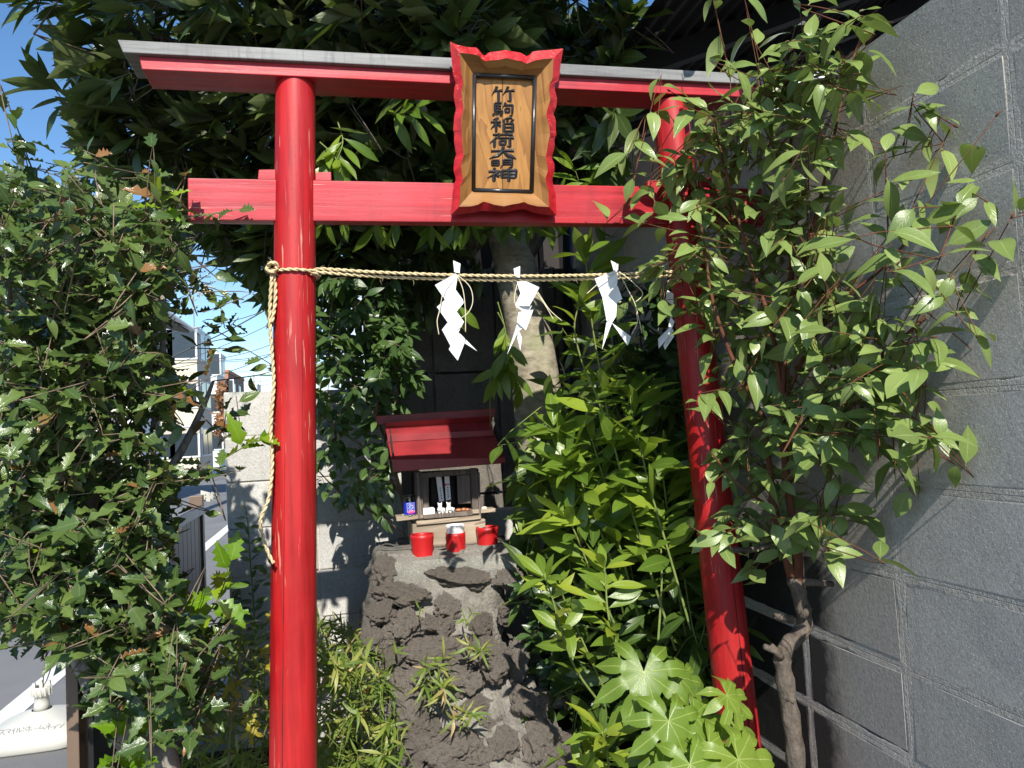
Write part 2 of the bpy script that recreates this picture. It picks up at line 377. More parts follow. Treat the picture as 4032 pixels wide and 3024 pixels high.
M['leaf_fatsia'] = m_leaf('palmate_leaf', (0.12, 0.2, 0.026), (0.15, 0.24, 0.03), (0.2, 0.285, 0.038), (0.2, 0.26, 0.07), .36, .30, (.34, .50, .02), (.40, .48, .14), .75, .12)
M['leaf_bamboo'] = m_leaf('dwarf_bamboo_leaf', (0.094, 0.16, 0.024), (0.176, 0.248, 0.033), (0.374, 0.363, 0.094), (0.264, 0.308, 0.099), .40, .3, (.36, .46, .03), (.40, .40, .14), .4, .0, dry=(.46, .33, .15))
M['leaf_camellia'] = m_leaf('camellia_leaf', (0.022, 0.05, 0.017), (0.036, 0.077, 0.022), (0.055, 0.106, 0.026), (0.096, 0.132, 0.054), .24, .15, (.13, .22, .02), (.16, .22, .07), .35)
M['leaf_vine'] = m_leaf('slender_shrub_leaf', (0.037, 0.08, 0.025), (0.065, 0.122, 0.033), (0.107, 0.181, 0.043), (0.125, 0.175, 0.075), .33, .24, (.20, .32, .03), (.24, .32, .10), .4)
M['leaf_yellow'] = m_leaf('yellowing_leaf', (.34, .26, .02), (.42, .36, .03), (.30, .34, .04), (.36, .34, .08), .45, .35, (.5, .45, .02), (.5, .45, .1), .4)
M['leaf_dead'] = m_leaf('dead_leaf', (.22, .085, .03), (.34, .15, .055), (.42, .23, .10), (.36, .19, .09), .5, .2, (.4, .18, .04), (.45, .27, .14), .5)
# ------------------------------------------------------------------ leaves: templates, growth, placing
def leaf_template(name, stations, fold=.18, curl=.25, wave=0.0, twist=0.0, bend=0.0):
    """stations: (v, half width, side lift) along a leaf of unit length lying along +X, upper face +Z"""
    V, UV, F = [], [], []
    for i, (v, w, lift) in enumerate(stations):
        zc = -curl*v*v; wv = wave*math.sin(v*9)
        if w < 1e-4:
            V.append((v, 0, zc)); UV.append((.5, v))
        else:
            V += [(v, w, zc+fold*w+lift+wv*w), (v, 0, zc), (v, -w, zc+fold*w+lift-wv*w)]
            UV += [(1, v), (.5, v), (0, v)]
    V = [(x, y*math.cos(twist*x)-z*math.sin(twist*x)+bend*x*x, z*math.cos(twist*x)+y*math.sin(twist*x)) for x, y, z in V]
    idx = []; k = 0
    for (v, w, l_) in stations:
        n = 1 if w < 1e-4 else 3; idx.append(list(range(k, k+n))); k += n
    for a, b in zip(idx, idx[1:]):
        if len(a) == 1 and len(b) == 3: F += [(a[0], b[1], b[0]), (a[0], b[2], b[1])]
        elif len(a) == 3 and len(b) == 1: F += [(a[0], a[1], b[0]), (a[1], a[2], b[0])]
        elif len(a) == 3: F += [(a[0], a[1], b[1], b[0]), (a[1], a[2], b[2], b[1])]
    V, F, UV = list(V), [tuple(reversed(f)) for f in F], UV
    return V, F, UV
def check_up(t):
    V, F, UV = t
    a, b, c = (Vector(V[i]) for i in F[len(F)//2][:3])
    if (b-a).cross(c-a).z < 0: F = [tuple(reversed(f)) for f in F]
    return V, F, UV
def lance(maxw=.14, peak=.42, curl=.25, fold=.18, wave=0.0, n=6, stalk=.10, twist=0.0, bend=0.0):
    st = [(0, .012, 0), (stalk, .014, 0)]
    for i in range(1, n+1):
        t = i/(n+.55); v = stalk+(1-stalk)*t
        k = t/peak if t < peak else (1-t)/(1-peak)
        w = maxw*math.sin(min(1, k)*PI/2)**(.85 if t < peak else 1.05)
        st.append((v, w, 0))
    st.append((1.0, 0, 0))
    return check_up(leaf_template('', st, fold, curl, wave, twist, bend))
def holly(maxw=.25, curl=.15, rng=None, k=4, notch=.62, lift=.07):
    st = [(0, .012, 0), (.10, .014, 0)]
    for i in range(k):
        t0 = (i+.35)/k; t1 = (i+.85)/k
        env = lambda t: maxw*math.sin(PI*min(1, .16+t*.84))**.65
        s = rng.uniform(.85, 1.12) if rng else 1
        st.append((.10+.86*t0*.96, env(t0)*notch, 0)); st.append((.10+.86*t1, env(t1)*s, lift))
    st.append((.95, .045, .0)); st.append((1.0, 0, 0))
    return check_up(leaf_template('', st, .12, curl))
def palmate(lobes=8, seed=0):
    """one hand-shaped leaf of unit radius; the stalk joins at the origin, upper face +Z"""
    rg = random.Random(seed); V, UV, F = [(0, 0, 0)], [(.5, 0)], []
    span = math.radians(318); a0 = -span/2
    edge = None; half = span/lobes/2; sts = [.46, .56, .66, .76, .86, .94]
    prevR = None
    for i in range(lobes):
        a = a0+(i+.5)*span/lobes; mid = abs(i-(lobes-1)/2)/((lobes-1)/2)
        R = (1.0-.34*mid**1.6)*rg.uniform(.92, 1.05)
        ca, sa = math.cos(a), math.sin(a)
        def P(t, off, z): return (ca*t*R-sa*off, sa*t*R+ca*off, z)
        vr = .40*(.86 if mid > .8 else 1)
        # valleys shared with the neighbours
        def valley(ang): return (math.cos(ang)*.43*(1-.25*mid), math.sin(ang)*.43*(1-.25*mid), .035)
        if prevR is None:
            V.append(valley(a-half)); UV.append((0, .3)); L = len(V)-1
        else: L = prevR
        V.append(valley(a+half)); UV.append((1, .3)); Rr = len(V)-1; prevR = Rr
        V.append(P(.34, 0, -.01)); UV.append((.5, .34)); c = len(V)-1
        F += [(0, L, c), (0, c, Rr)]
        pl, pc, pr = L, c, Rr
        for j, t in enumerate(sts):
            env = (.118, .150, .168, .150, .102, .050)[j]
            w = env*(1.04 if j % 2 else .97)*rg.uniform(.95, 1.06)*(1-.22*mid)
            z = -.32*t*t+.05-.05*math.sin(t*7+i)
            b = len(V)
            V += [P(t, -w, z+.025), P(t, 0, z), P(t, w, z+.025)]; UV += [(0, t), (.5, t), (1, t)]
            F += [(pl, b, b+1, pc), (pc, b+1, b+2, pr)]
            pl, pc, pr = b, b+1, b+2
        V.append(P(1.03, 0, -.33)); UV.append((.5, 1)); tp = len(V)-1
        F += [(pl, tp, pc), (pc, tp, pr)]
    return check_up((V, F, UV))

class Foliage:
    """leaf placements of one plant; the leaves that show largest become objects, the rest one mass"""
    def __init__(s, templates, mat):
        s.T = templates; s.mat = mat; s.L = []
        s.mesh = None
    def put(s, p, d, nrm, size, rnd, t, wide=1.0):
        d = Vector(d).normalized(); nrm = Vector(nrm); nrm = nrm-d*nrm.dot(d)
        nrm = nrm.normalized() if nrm.length > 1e-5 else d.orthogonal().normalized()
        y = nrm.cross(d)
        s.L.append((p[0], p[1], p[2], d*size, y*size*wide, nrm*size, rnd, t))
    def meshes(s):
        if s.mesh is None:
            s.mesh = []
            for V, F, UV in s.T:
                me = bpy.data.meshes.new('leaf'); me.from_pydata(V, [], F)
                ul = me.uv_layers.new(name='UVMap'); lv = np.empty(len(me.loops), np.int32); me.loops.foreach_get('vertex_index', lv)
                ul.data.foreach_set('uv', np.array(UV, np.float32)[lv].ravel())
                me.polygons.foreach_set('use_smooth', [True]*len(F)); me.materials.append(s.mat); me.update(); s.mesh.append(me)
        return s.mesh
    def finish(s, parent, singles=300, mass='foliage', keep_far=True, name='leaf'):
        if not s.L: return
        off = root_of(parent); n = len(s.L)
        order = list(range(n))
        if n > singles:
            cell = {}; info = []
            for i, q in enumerate(s.L):
                c = Vector(q[:3])+q[3]*.5; px, py, z = project(c)
                vis = z > .1 and -30 < px < 4062 and -30 < py < 3054
                face = abs(q[5].normalized().dot((CAM-c).normalized()))
                size = q[3].length*q[4].length*face/(z*z) if vis else 0
                info.append((z, size)); 
                if vis: cell.setdefault((int(px//44), int(py//44)), []).append(i)
            rank = {}
            for k, v in cell.items():
                v.sort(key=lambda i: info[i][0])
                for j, i in enumerate(v): rank[i] = j
            order.sort(key=lambda i: (rank.get(i, 999)*.35 if info[i][1] > 0 else 1e6) - min(2, info[i][1]*900))
        me = s.meshes()
        for i in order[:singles]:
            x, y, z, a, b, c, r, t = s.L[i]
            o = bpy.data.objects.new(name, me[t]); COL.objects.link(o); o.parent = parent
            o.matrix_basis = Matrix(((a.x, b.x, c.x, x-off.x), (a.y, b.y, c.y, y-off.y), (a.z, b.z, c.z, z-off.z), (0, 0, 0, 1)))
        rest = order[singles:]
        if rest and keep_far: s.joined([s.L[i] for i in rest], parent, mass)
    def joined(s, L, parent, name, kind='stuff'):
        off = root_of(parent) if parent is not None else Vector((0, 0, 0))
        vs, loops, starts, tot, uvs, att = [], [], [], [], [], []; vb = 0; lb = 0
        for ti, (V, F, UV) in enumerate(s.T):
            q = [l for l in L if l[7] == ti]
            if not q: continue
            A = np.array([[l[3], l[4], l[5]] for l in q], float); P = np.array([l[:3] for l in q], float)-np.array(off)
            VV = np.array(V); W = np.einsum('vk,nkj->nvj', VV, A)+P[:, None, :]
            nv = len(V); vs.append(W.reshape(-1, 3)); att.append(np.repeat([l[6] for l in q], nv))
            fl = np.array([i for f in F for i in f]); fn = np.array([len(f) for f in F])
            o = (np.arange(len(q))*nv)[:, None]+vb
            loops.append((fl[None]+o).ravel()); tot.append(np.tile(fn, len(q)))
            uvs.append(np.tile(np.array(UV)[fl], (len(q), 1))); vb += nv*len(q)
        vs = np.concatenate(vs); loops = np.concatenate(loops); tot = np.concatenate(tot); uvs = np.concatenate(uvs); att = np.concatenate(att)
        st = np.concatenate([[0], np.cumsum(tot)[:-1]])
        me = bpy.data.meshes.new(name); me.vertices.add(len(vs)); me.vertices.foreach_set('co', vs.astype(np.float32).ravel())
        me.loops.add(len(loops)); me.loops.foreach_set('vertex_index', loops.astype(np.int32))
        me.polygons.add(len(tot)); me.polygons.foreach_set('loop_start', st.astype(np.int32)); me.polygons.foreach_set('loop_total', tot.astype(np.int32))
        me.polygons.foreach_set('use_smooth', np.ones(len(tot), bool))
        ul = me.uv_layers.new(name='UVMap'); ul.data.foreach_set('uv', uvs.astype(np.float32).ravel())
        a = me.attributes.new('rnd', 'FLOAT', 'POINT'); a.data.foreach_set('value', att.astype(np.float32))
        me.update(calc_edges=True); me.validate(); me.materials.append(s.mat)
        o = bpy.data.objects.new(name, me); COL.objects.link(o); o['kind'] = kind
        if parent is not None: o.parent = parent
        return o

def in_poly(x, y, P):
    c = False; j = len(P)-1
    for i in range(len(P)):
        if (P[i][1] > y) != (P[j][1] > y) and x < (P[j][0]-P[i][0])*(y-P[i][1])/(P[j][1]-P[i][1])+P[i][0]: c = not c
        j = i
    return c
def sample(rng, poly, Y0, Y1, n, xmax=None, holes=(), bias=1.0):
    """n points of a plant's volume: the outline seen from the path, filled through its real depth"""
    xs = [p[0] for p in poly]; ys = [p[1] for p in poly]; out = []; guard = 0
    while len(out) < n and guard < n*60:
        guard += 1
        x = rng.uniform(min(xs), max(xs)); y = rng.uniform(min(ys), max(ys))
        if not in_poly(x, y, poly) or any(in_poly(x, y, h) and rng.random() < .9 for h in holes): continue
        Y = Y0+(Y1-Y0)*rng.random()**bias
        p = at(x, y, Y)
        if xmax is not None and p.x > xmax:
            p = atx(x, y, xmax-rng.uniform(0, .12))
            if p.y < .5: continue
        out.append(p)
    return out

def jit(rng, s): return Vector((rng.gauss(0, s), rng.gauss(0, s), rng.gauss(0, s)))
UP = Vector((0, 0, 1)); TOCAM = Vector((-.2, -1, .1)).normalized(); TOSUN = -SUN_TRAVEL

def grow(rng, skel, tips, r_tip=.0018, r_scale=.006, seg=6, sag=.25, wob=.02, up=.3):
    """skel: list of (points, radii). Each tip is joined to the nearest older wood, so twigs fork off branches. Returns twigs (point lists, radii)."""
    nodes = []
    for pts, rad in skel:
        for p in pts: nodes.append(p)
    A = np.array([tuple(p) for p in nodes]); twigs = []
    T = [Vector(t) for t in tips]
    d0 = [float(np.min(np.linalg.norm(A-np.array(t), axis=1))) for t in T]
    for _, t in sorted(zip(d0, T), key=lambda q: q[0]):
        dv = A-np.array(t); d = np.linalg.norm(dv, axis=1)+np.maximum(0, dv[:, 2])*.8
        k = int(np.argmin(d)); a = Vector(A[k]); L = (t-a).length
        if L < .015: continue
        mid = a.lerp(t, .5)+Vector((0, 0, (sag-up)*L*.35))+jit(rng, L*.10+wob*.2)
        pts = spline([a, mid, t], seg//2)
        r0 = r_tip+r_scale*min(L, .5)
        rad = [r0+(r_tip-r0)*i/(len(pts)-1) for i in range(len(pts))]
        twigs.append((pts, rad)); A = np.vstack([A, np.array([tuple(p) for p in pts[1:]])])
    return twigs

def leaf_alternate(rng, F, pts, size, n, from_t=.35, spread=1.0, droop=.25, face=(UP, .6, TOCAM, .5), nt=1, wide=(.9, 1.1), rnd=None, tipleaf=True, sj=.22):
    P = resample(pts, 24)
    for i in range(n):
        t = from_t+(1-from_t)*(i+.5)/n; k = min(22, int(t*23)); p = Vector(P[k]); d = Vector(P[min(23, k+1)]-P[max(0, k-1)]).normalized()
        ax = d.cross(UP); ax = ax.normalized() if ax.length > .1 else Vector((1, 0, 0))
        q = d.cross(ax)
        ang = (i*2.4 if rng.random() < .5 else i*PI)+rng.uniform(-.5, .5)
        side = ax*math.cos(ang)+q*math.sin(ang)*.6
        dd = (d*.55+side*spread+jit(rng, .18)-UP*droop*rng.uniform(.3, 1.6)).normalized()
        nn = face[0]*face[1]*.8+TOSUN*.5+face[2]*face[3]*.8+jit(rng, .32)
        F.put(p, dd, nn, size*rng.uniform(1-sj, 1+sj), rng.random() if rnd is None else rnd(rng), rng.randrange(nt), rng.uniform(*wide))
    if tipleaf:
        d = Vector(P[23]-P[20]).normalized()
        F.put(Vector(P[23]), (d+jit(rng, .3)-UP*droop).normalized(), face[0]*face[1]+face[2]*face[3]+jit(rng, .4), size*rng.uniform(.7, 1.1), rng.random() if rnd is None else rnd(rng), rng.randrange(nt), rng.uniform(*wide))
def leaf_rosette(rng, F, p, d, n, size, open0=.5, open1=1.2, droop=.2, nt=1, rnd=None, wide=(.9, 1.1), back=.04, face=.0):
    d = Vector(d).normalized(); a = d.orthogonal().normalized(); b = d.cross(a); ph = rng.uniform(0, 6.28)
    for i in range(n):
        th = ph+i*2.4+rng.uniform(-.3, .3); op = rng.uniform(open0, open1)
        side = a*math.cos(th)+b*math.sin(th)
        dd = (d*math.cos(op)+side*math.sin(op)-UP*droop*rng.uniform(.2, 1.4)).normalized()
        nn = d*math.sin(op)-side*math.cos(op)+UP*.35+TOCAM*face+jit(rng, .25)
        F.put(p-d*rng.uniform(0, back), dd, nn, size*rng.uniform(.72, 1.15), rng.random() if rnd is None else rnd(rng), rng.randrange(nt), rng.uniform(*wide))

_rt = random.Random(5)
def kinds(n, w, peak, seed, curl=(-.1, .6), fold=(.08, .32), wv=.09, tw=.5, bd=.12, seg=6, stalk=.10):
    r = random.Random(seed)
    return [lance(r.uniform(*w), r.uniform(*peak), r.uniform(*curl), r.uniform(*fold), r.uniform(0, wv), seg, stalk, r.uniform(-tw, tw), r.uniform(-bd, bd)) for _ in range(n)]
T_TREE = kinds(7, (.115, .150), (.44, .56), 1, (-.1, .42))
T_HOLLY = [holly(.27, .16, _rt, 4), holly(.24, .30, _rt, 3), holly(.30, .05, _rt, 4, .58, .09), lance(.23, .45, .25, .15, twist=.4), holly(.22, .4, _rt, 5), holly(.28, .45, _rt, 3, .66, .10), lance(.20, .48, .5, .3, .1, twist=-.5)]
T_SHRUB = kinds(8, (.20, .265), (.38, .46), 2, (.05, .75), (.12, .34), .10, .55, .10, 7)
T_SHOOT = kinds(7, (.112, .155), (.48, .60), 3, (-.05, .55), (.10, .30), .12, .5, .12, 7, .07)
T_BAMBOO = kinds(5, (.07, .095), (.30, .38), 4, (.0, .8), (.1, .3), .05, .9, .15, 4, .03)
T_CAMEL = [lance(.24, .45, .25, .2), lance(.22, .42, .45, .25), lance(.26, .48, .1, .15)]
T_VINE = kinds(5, (.155, .205), (.36, .44), 6, (.0, .6), (.1, .3), .08, .5, .1)
T_FATSIA = [palmate(8, 1), palmate(8, 2), palmate(7, 3)]
T_DEAD = [lance(.19, .45, .5, .4, .2), lance(.16, .5, -.4, .6, .25)]
# ------------------------------------------------------------------ ground and street
b = MB(); b.add([(-200, -60, 0), (200, -60, 0), (200, 400, 0), (-200, 400, 0)], [(0, 1, 2, 3)])
tag(b.build('street', M['asphalt']), kind='structure')
b = MB(); b.add([(-1.90, 2.5, .004), (-1.76, 2.5, .004), (-1.80, 30, .004), (-1.94, 30, .004)], [(0, 1, 2, 3)])
b.add([(-5.6, 20, .004), (-5.3, 20, .004), (-5.3, 60, .004), (-5.6, 60, .004)], [(0, 1, 2, 3)])
tag(b.build('road_marking', M['road_paint']), kind='structure')
b = MB(); b.add([(-8.2, 22, .004), (-5.62, 22, .004), (-5.62, 80, .004), (-8.2, 80, .004)], [(0, 1, 2, 3)])
tag(b.build('road_lane', M['green_paint']), kind='structure')
# raised planting bed as an uneven sheet
rg = random.Random(3); nx, ny = 34, 46; b = MB(); vs = []
for j in range(ny+1):
    for i in range(nx+1):
        x = -.72+i/nx*1.99; y = .7+j/ny*2.84
        z = .05+.05*noise.fractal(Vector((x*3, y*3, 2)), 1, 2, 4)+.05
        vs.append((x, y, max(.012, z)))
b.add(vs, [(j*(nx+1)+i, j*(nx+1)+i+1, (j+1)*(nx+1)+i+1, (j+1)*(nx+1)+i) for j in range(ny) for i in range(nx)])
tag(b.build('garden_ground', M['soil'], smooth=True), kind='structure')

# ------------------------------------------------------------------ block walls
WX = 1.27
def block_mesh(name, sx, sy, sz, mat, seed, bev=.006):
    """one moulded block centred on its own origin, edges slightly chipped"""
    bm = bmesh.new(); bmesh.ops.create_cube(bm, size=1.0)
    bmesh.ops.scale(bm, vec=(sx, sy, sz), verts=bm.verts)
    bmesh.ops.bevel(bm, geom=bm.edges[:], offset=bev, segments=1, affect='EDGES')
    rg = random.Random(seed)
    for v in bm.verts: v.co += Vector((rg.gauss(0, .0006), rg.gauss(0, .002), rg.gauss(0, .002)))
    me = bpy.data.meshes.new(name); bm.to_mesh(me); bm.free(); me.materials.append(mat); return me
def place(me, name, parent, loc, rot=(0, 0, 0), sc=(1, 1, 1)):
    o = bpy.data.objects.new(name, me); COL.objects.link(o); o.parent = parent
    off = root_of(parent); o.location = Vector(loc)-off; o.rotation_euler = rot; o.scale = sc; return o

wall = thing('concrete_block_wall', 'tall grey concrete block wall running back along the right side of the red gate', 'wall', (WX+.06, 2, 0))
rows = [0, .20, .41, .62, .833, 1.05, 1.262, 1.475, 1.698, 1.901, 2.12, 2.324]
cols = [.36+.394*i for i in range(12)]
rg = random.Random(11)
for r in range(len(rows)-1):
    h = rows[r+1]-rows[r]; warm = r >= 8; out = 0 if warm else .008
    var = [block_mesh('block', .12, .394-.024, h-.024, M['block_warm' if warm else 'block'], 100+r*5+k, .0012 if warm else .0016) for k in range(3)]
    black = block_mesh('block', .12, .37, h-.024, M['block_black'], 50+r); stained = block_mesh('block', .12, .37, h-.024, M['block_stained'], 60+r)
    for c in range(len(cols)-1):
        bk = var[rg.randrange(3)]; yc = (cols[c]+cols[c+1])/2; rt = PI*rg.randrange(2)
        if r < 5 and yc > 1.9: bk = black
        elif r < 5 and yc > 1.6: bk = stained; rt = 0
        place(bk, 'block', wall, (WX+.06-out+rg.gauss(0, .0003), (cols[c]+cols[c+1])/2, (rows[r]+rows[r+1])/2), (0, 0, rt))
# mortar: ragged bands smeared over the joints, with a fine crack down the middle, in front of a solid core
b = MB(); rg = random.Random(8)
def joint(p0, p1, across, x0):
    n = max(8, int((p1-p0).length/.012)); V = []
    for i in range(n+1):
        p = p0.lerp(p1, i/n); s_ = p*11; w = .0165*(1+.40*noise.fractal(s_, .8, 2, 4)); dr = .0015*noise.noise(p*5+Vector((3, 0, 0)))
        for u, dx in ((-1, .0008), (-.7, .0004), (-.08, .0005), (0, .0018), (.08, .0005), (.7, .0004), (1, .0008)):
            q = p+across*(u*w+dr); V.append((x0+dx+.0002*noise.noise(q*60), q.y, q.z))
    f = [(i*7+k, i*7+k+1, (i+1)*7+k+1, (i+1)*7+k) for i in range(n) for k in range(6)]
    if across.z > .5: f = [tuple(reversed(q)) for q in f]
    b.add(V, f)
for r in range(1, len(rows)-1): joint(Vector((WX, .36, rows[r])), Vector((WX, 4.69, rows[r])), Vector((0, 0, 1)), WX-(0 if r > 8 else .008 if r < 8 else .003))
for c in cols[1:-1]:
    joint(Vector((WX, c, 0)), Vector((WX, c, rows[8])), Vector((0, 1, 0)), WX-.008); joint(Vector((WX, c, rows[8])), Vector((WX, c, rows[-1])), Vector((0, 1, 0)), WX)
b.box((WX+.004, .365, 0), (WX+.10, 4.69, 2.31))
b.build('mortar', M['mortar'], wall)

low = thing('low_block_wall', 'low pale cement block wall with sunlight and gate shadows on it, behind the left red post', 'wall', (0, 3.62, 0))
zr = [0, .21, .42, .628, .836, 1.046, 1.253, 1.458, 1.656]; xc = [-.506, -.116, .272, .66, 1.05]
for r in range(len(zr)-1):
    var = [block_mesh('block', .378, .12, zr[r+1]-zr[r]-.007, M['block_pale'], 300+r*3+k, .004) for k in range(2)]
    for c in range(len(xc)-1):
        if c >= 2 and zr[r] > 1.0: continue
        place(var[rg.randrange(2)], 'block', low, ((xc[c]+xc[c+1])/2, 3.61+rg.gauss(0, .001), (zr[r]+zr[r+1])/2), (0, 0, 0), (1.01, 1, 1))
b = MB(); b.box((-.500, 3.556, 0), (.268, 3.66, 1.650)); b.box((.268, 3.556, 0), (1.05, 3.66, 1.04)); b.build('mortar', M['mortar'], low)

# stained concrete panels behind the tree
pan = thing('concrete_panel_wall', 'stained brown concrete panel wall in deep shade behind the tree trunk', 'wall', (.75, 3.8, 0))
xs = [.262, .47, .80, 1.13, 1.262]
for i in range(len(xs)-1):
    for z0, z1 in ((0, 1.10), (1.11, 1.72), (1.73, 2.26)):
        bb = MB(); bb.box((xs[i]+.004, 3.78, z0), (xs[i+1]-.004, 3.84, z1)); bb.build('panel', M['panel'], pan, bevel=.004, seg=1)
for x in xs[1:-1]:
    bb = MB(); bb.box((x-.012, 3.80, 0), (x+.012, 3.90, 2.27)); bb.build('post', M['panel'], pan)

# ------------------------------------------------------------------ dark shed roof over the right side
shed = thing('shed', 'dark open shed whose black corrugated roof hangs over the top right of the gate', 'shed', (2.0, 4.0, 0))
A = at(3010, 244, 3.3); B = at(3640, 8, 3.3); SL = (B.z-A.z)/(B.x-A.x)
def rz(x): return A.z+SL*(x-A.x)
def corrugated(name, x0, x1, y0, y1, dz=0.0, pitch=.076):
    b = MB(); n = int((x1-x0)/pitch*6); v = []
    for side in (0, 1):
        for i in range(n+1):
            x = x0+(x1-x0)*i/n; z = rz(x)+.009*math.sin(2*PI*i/6)+dz+side*.003
            v += [(x, y0, z), (x, y1, z)]
    f = []
    for i in range(n):
        a = 2*i; f.append((a, a+2, a+3, a+1)); a += 2*(n+1); f.append((a, a+1, a+3, a+2))
    b.add(v, f); return b.build(name, M['tar'], shed, smooth=True)
corrugated('roof_sheet', 1.13, 4.2, .95, 1.62); corrugated('roof_sheet', 1.02, 4.2, 1.60, 3.285, .004)
corrugated('roof_sheet', 1.02, 4.2, 3.365, 3.66)
for yy in (1.9, 2.5, 3.05, 3.46):
    b = MB(); x0, x1 = 1.05, 4.15
    b.hexa([(x0, yy, rz(x0)-.10), (x1, yy, rz(x1)-.10), (x1, yy+.06, rz(x1)-.10), (x0, yy+.06, rz(x0)-.10),
            (x0, yy, rz(x0)-.015), (x1, yy, rz(x1)-.015), (x1, yy+.06, rz(x1)-.015), (x0, yy+.06, rz(x0)-.015)])
    b.build('rafter', M['tar'], shed)
xs_ = [.16+i*.232 for i in range(13)]
for a, c in zip(xs_, xs_[1:]):
    b = MB(); b.box((a+.002, 4.72, 0), (c-.002, 4.75, 3.75)); b.build('board', M['tar'], shed)  # black back wall added for the dark space beneath the roof
b = MB(); b.box((1.30, 4.55, 0), (1.40, 4.65, rz(1.3)-.02)); b.build('post', M['dark_wood'], shed)
# drainpipe beside the trunk
b = MB(); b.tube([at(2235, 880, 3.72), at(2240, 1700, 3.72), (at(2240, 1700, 3.72).x, 3.72, .1)], .026, 12)
tag(b.build('drain_pipe', M['black_metal'], smooth=True), 'black round drainpipe standing just right of the tree trunk', 'pipe')

# ------------------------------------------------------------------ street buildings far off on the left
def m_wall(name, c): return m_plain(name, c, .8, .06, .8, .05, .3)
M['cream'] = m_wall('cream_render', (.62, .56, .42)); M['beige'] = m_wall('beige_render', (.50, .43, .36)); M['white_wall'] = m_wall('white_cladding', (.72, .72, .72))  # second cream is darker: shade of the house side put into colour
M['orange'] = m_wall('orange_brown_tile', (.40, .17, .085)); M['brown_wall'] = m_wall('brown_cladding', (.17, .115, .095)); M['pale_blue'] = m_wall('pale_blue_cladding', (.46, .54, .66))  # the blue cladding is white wall with bluish shade put into its colour
M['roof_brown'] = m_plain('brown_roof', (.085, .07, .065), .7, .2, 3, .2); M['glass'] = m_plain('dark_window_glass', (.03, .04, .05), .12, .1, 2, 0)
M['steel'] = m_plain('galvanised_steel', (.32, .33, .34), .4, .1, 4, .05, .5, .6); M['concrete_pole'] = m_plain('pole_concrete', (.33, .315, .29), .85, .15, 3, .3)
M['lamp_green'] = m_plain('pale_green_lamp', (.50, .66, .58), .4, .05, 3, .02); M['wire'] = m_plain('black_cable', (.05, .05, .055), .6, .1, 3, 0)
def house(name, label, px0, px1, pyt, Y, px_side, front, side, floors=3, bands=True, cat='building', win=True):
    a = at(px0, pyt, Y); c = at(px1, pyt, Y); t = thing(name, label, cat, ((a.x+c.x)/2, Y, 0))
    H = c.z; Y2 = atx(px_side, 1600, c.x).y; Y2 = min(max(Y2, Y+3), Y+30)
    b = MB(); b.box((a.x, Y, 0), (c.x, Y2, H)); 
    b.m = [0, 0, 0, 1, 0, 1]
    b.build('wall', [front, side], t)
    b = MB(); b.box((a.x-.06, Y-.06, H), (c.x+.06, Y2, H+.22)); b.build('parapet', M['steel'] if front is M['cream'] else front, t)
    if win:
        w = c.x-a.x
        for k in range(floors):
            z = H*(k+.45)/floors
            for u in (.3, .72):
                x = a.x+w*u
                bb = MB(); bb.box((x-.55, Y-.05, z), (x+.55, Y-.003, z+1.2)); f = bb.build('window', M['white_wall'], t)
                bb = MB(); bb.box((x-.48, Y-.07, z+.07), (x+.48, Y-.052, z+1.13)); bb.build('pane', M['glass'], f)
            for q in (.3, .65):
                yy = Y+(Y2-Y)*q
                bb = MB(); bb.box((c.x+.003, yy-.5, z), (c.x+.05, yy+.5, z+1.1)); f = bb.build('window', M['white_wall'], t)
                bb = MB(); bb.box((c.x+.052, yy-.43, z+.07), (c.x+.07, yy+.43, z+1.03)); bb.build('pane', M['glass'], f)
    if bands:
        for k in range(1, floors):
            bb = MB(); bb.box((a.x-.03, Y-.08, H*k/floors-.1), (c.x+.03, Y-.004, H*k/floors+.1)); bb.build('band', side, t)
    return t
house('apartment_house', 'cream flat-roofed apartment house, tallest of the buildings down the street', 560, 772, 1310, 30, 801, M['cream'], M['beige'], 3)
house('town_house', 'white clad town house right of the cream apartment house', 760, 851, 1398, 42, 868, M['white_wall'], M['white_wall'], 3)
house('brown_building', 'brown building with an orange-brown front beyond the white town house', 858, 898, 1468, 55, 963, M['orange'], M['brown_wall'], 2, False)
house('distant_block', 'small distant white block just above the end of the low cement wall', 962, 1012, 1517, 95, 1030, M['white_wall'], M['white_wall'], 2, False, win=False)
# gabled house whose eave shows above the hedge
t = thing('gabled_house', 'house with a sloping brown eave and white fascia showing over the spiny bush', 'house', (-6.0, 20, 0))
P0 = at(600, 1195, 17.0); P1 = at(748, 1300, 23.0)
b = MB(); x1 = P0.x-.5; b.box((x1-6, 17.4, 0), (x1, 19.8, P0.z-.35)); b.build('wall', M['white_wall'], t)
b = MB(); e = [Vector((P0.x+.1, 16.8, P0.z-.2)), Vector((P0.x+.1, 20.4, P0.z-.2))]
b.hexa([(e[0].x, e[0].y, e[0].z), (e[0].x-7, e[0].y, e[0].z+1.8), (e[1].x-7, e[1].y, e[1].z+1.8), (e[1].x, e[1].y, e[1].z),
        (e[0].x, e[0].y, e[0].z+.16), (e[0].x-7, e[0].y, e[0].z+1.96), (e[1].x-7, e[1].y, e[1].z+1.96), (e[1].x, e[1].y, e[1].z+.16)])
b.build('roof', M['roof_brown'], t)
b = MB(); b.tube([(P0.x+.16, 16.8, P0.z-.1), (P0.x+.16, 20.4, P0.z-.1)], .06, 8); b.build('gutter', M['white_wall'], t)
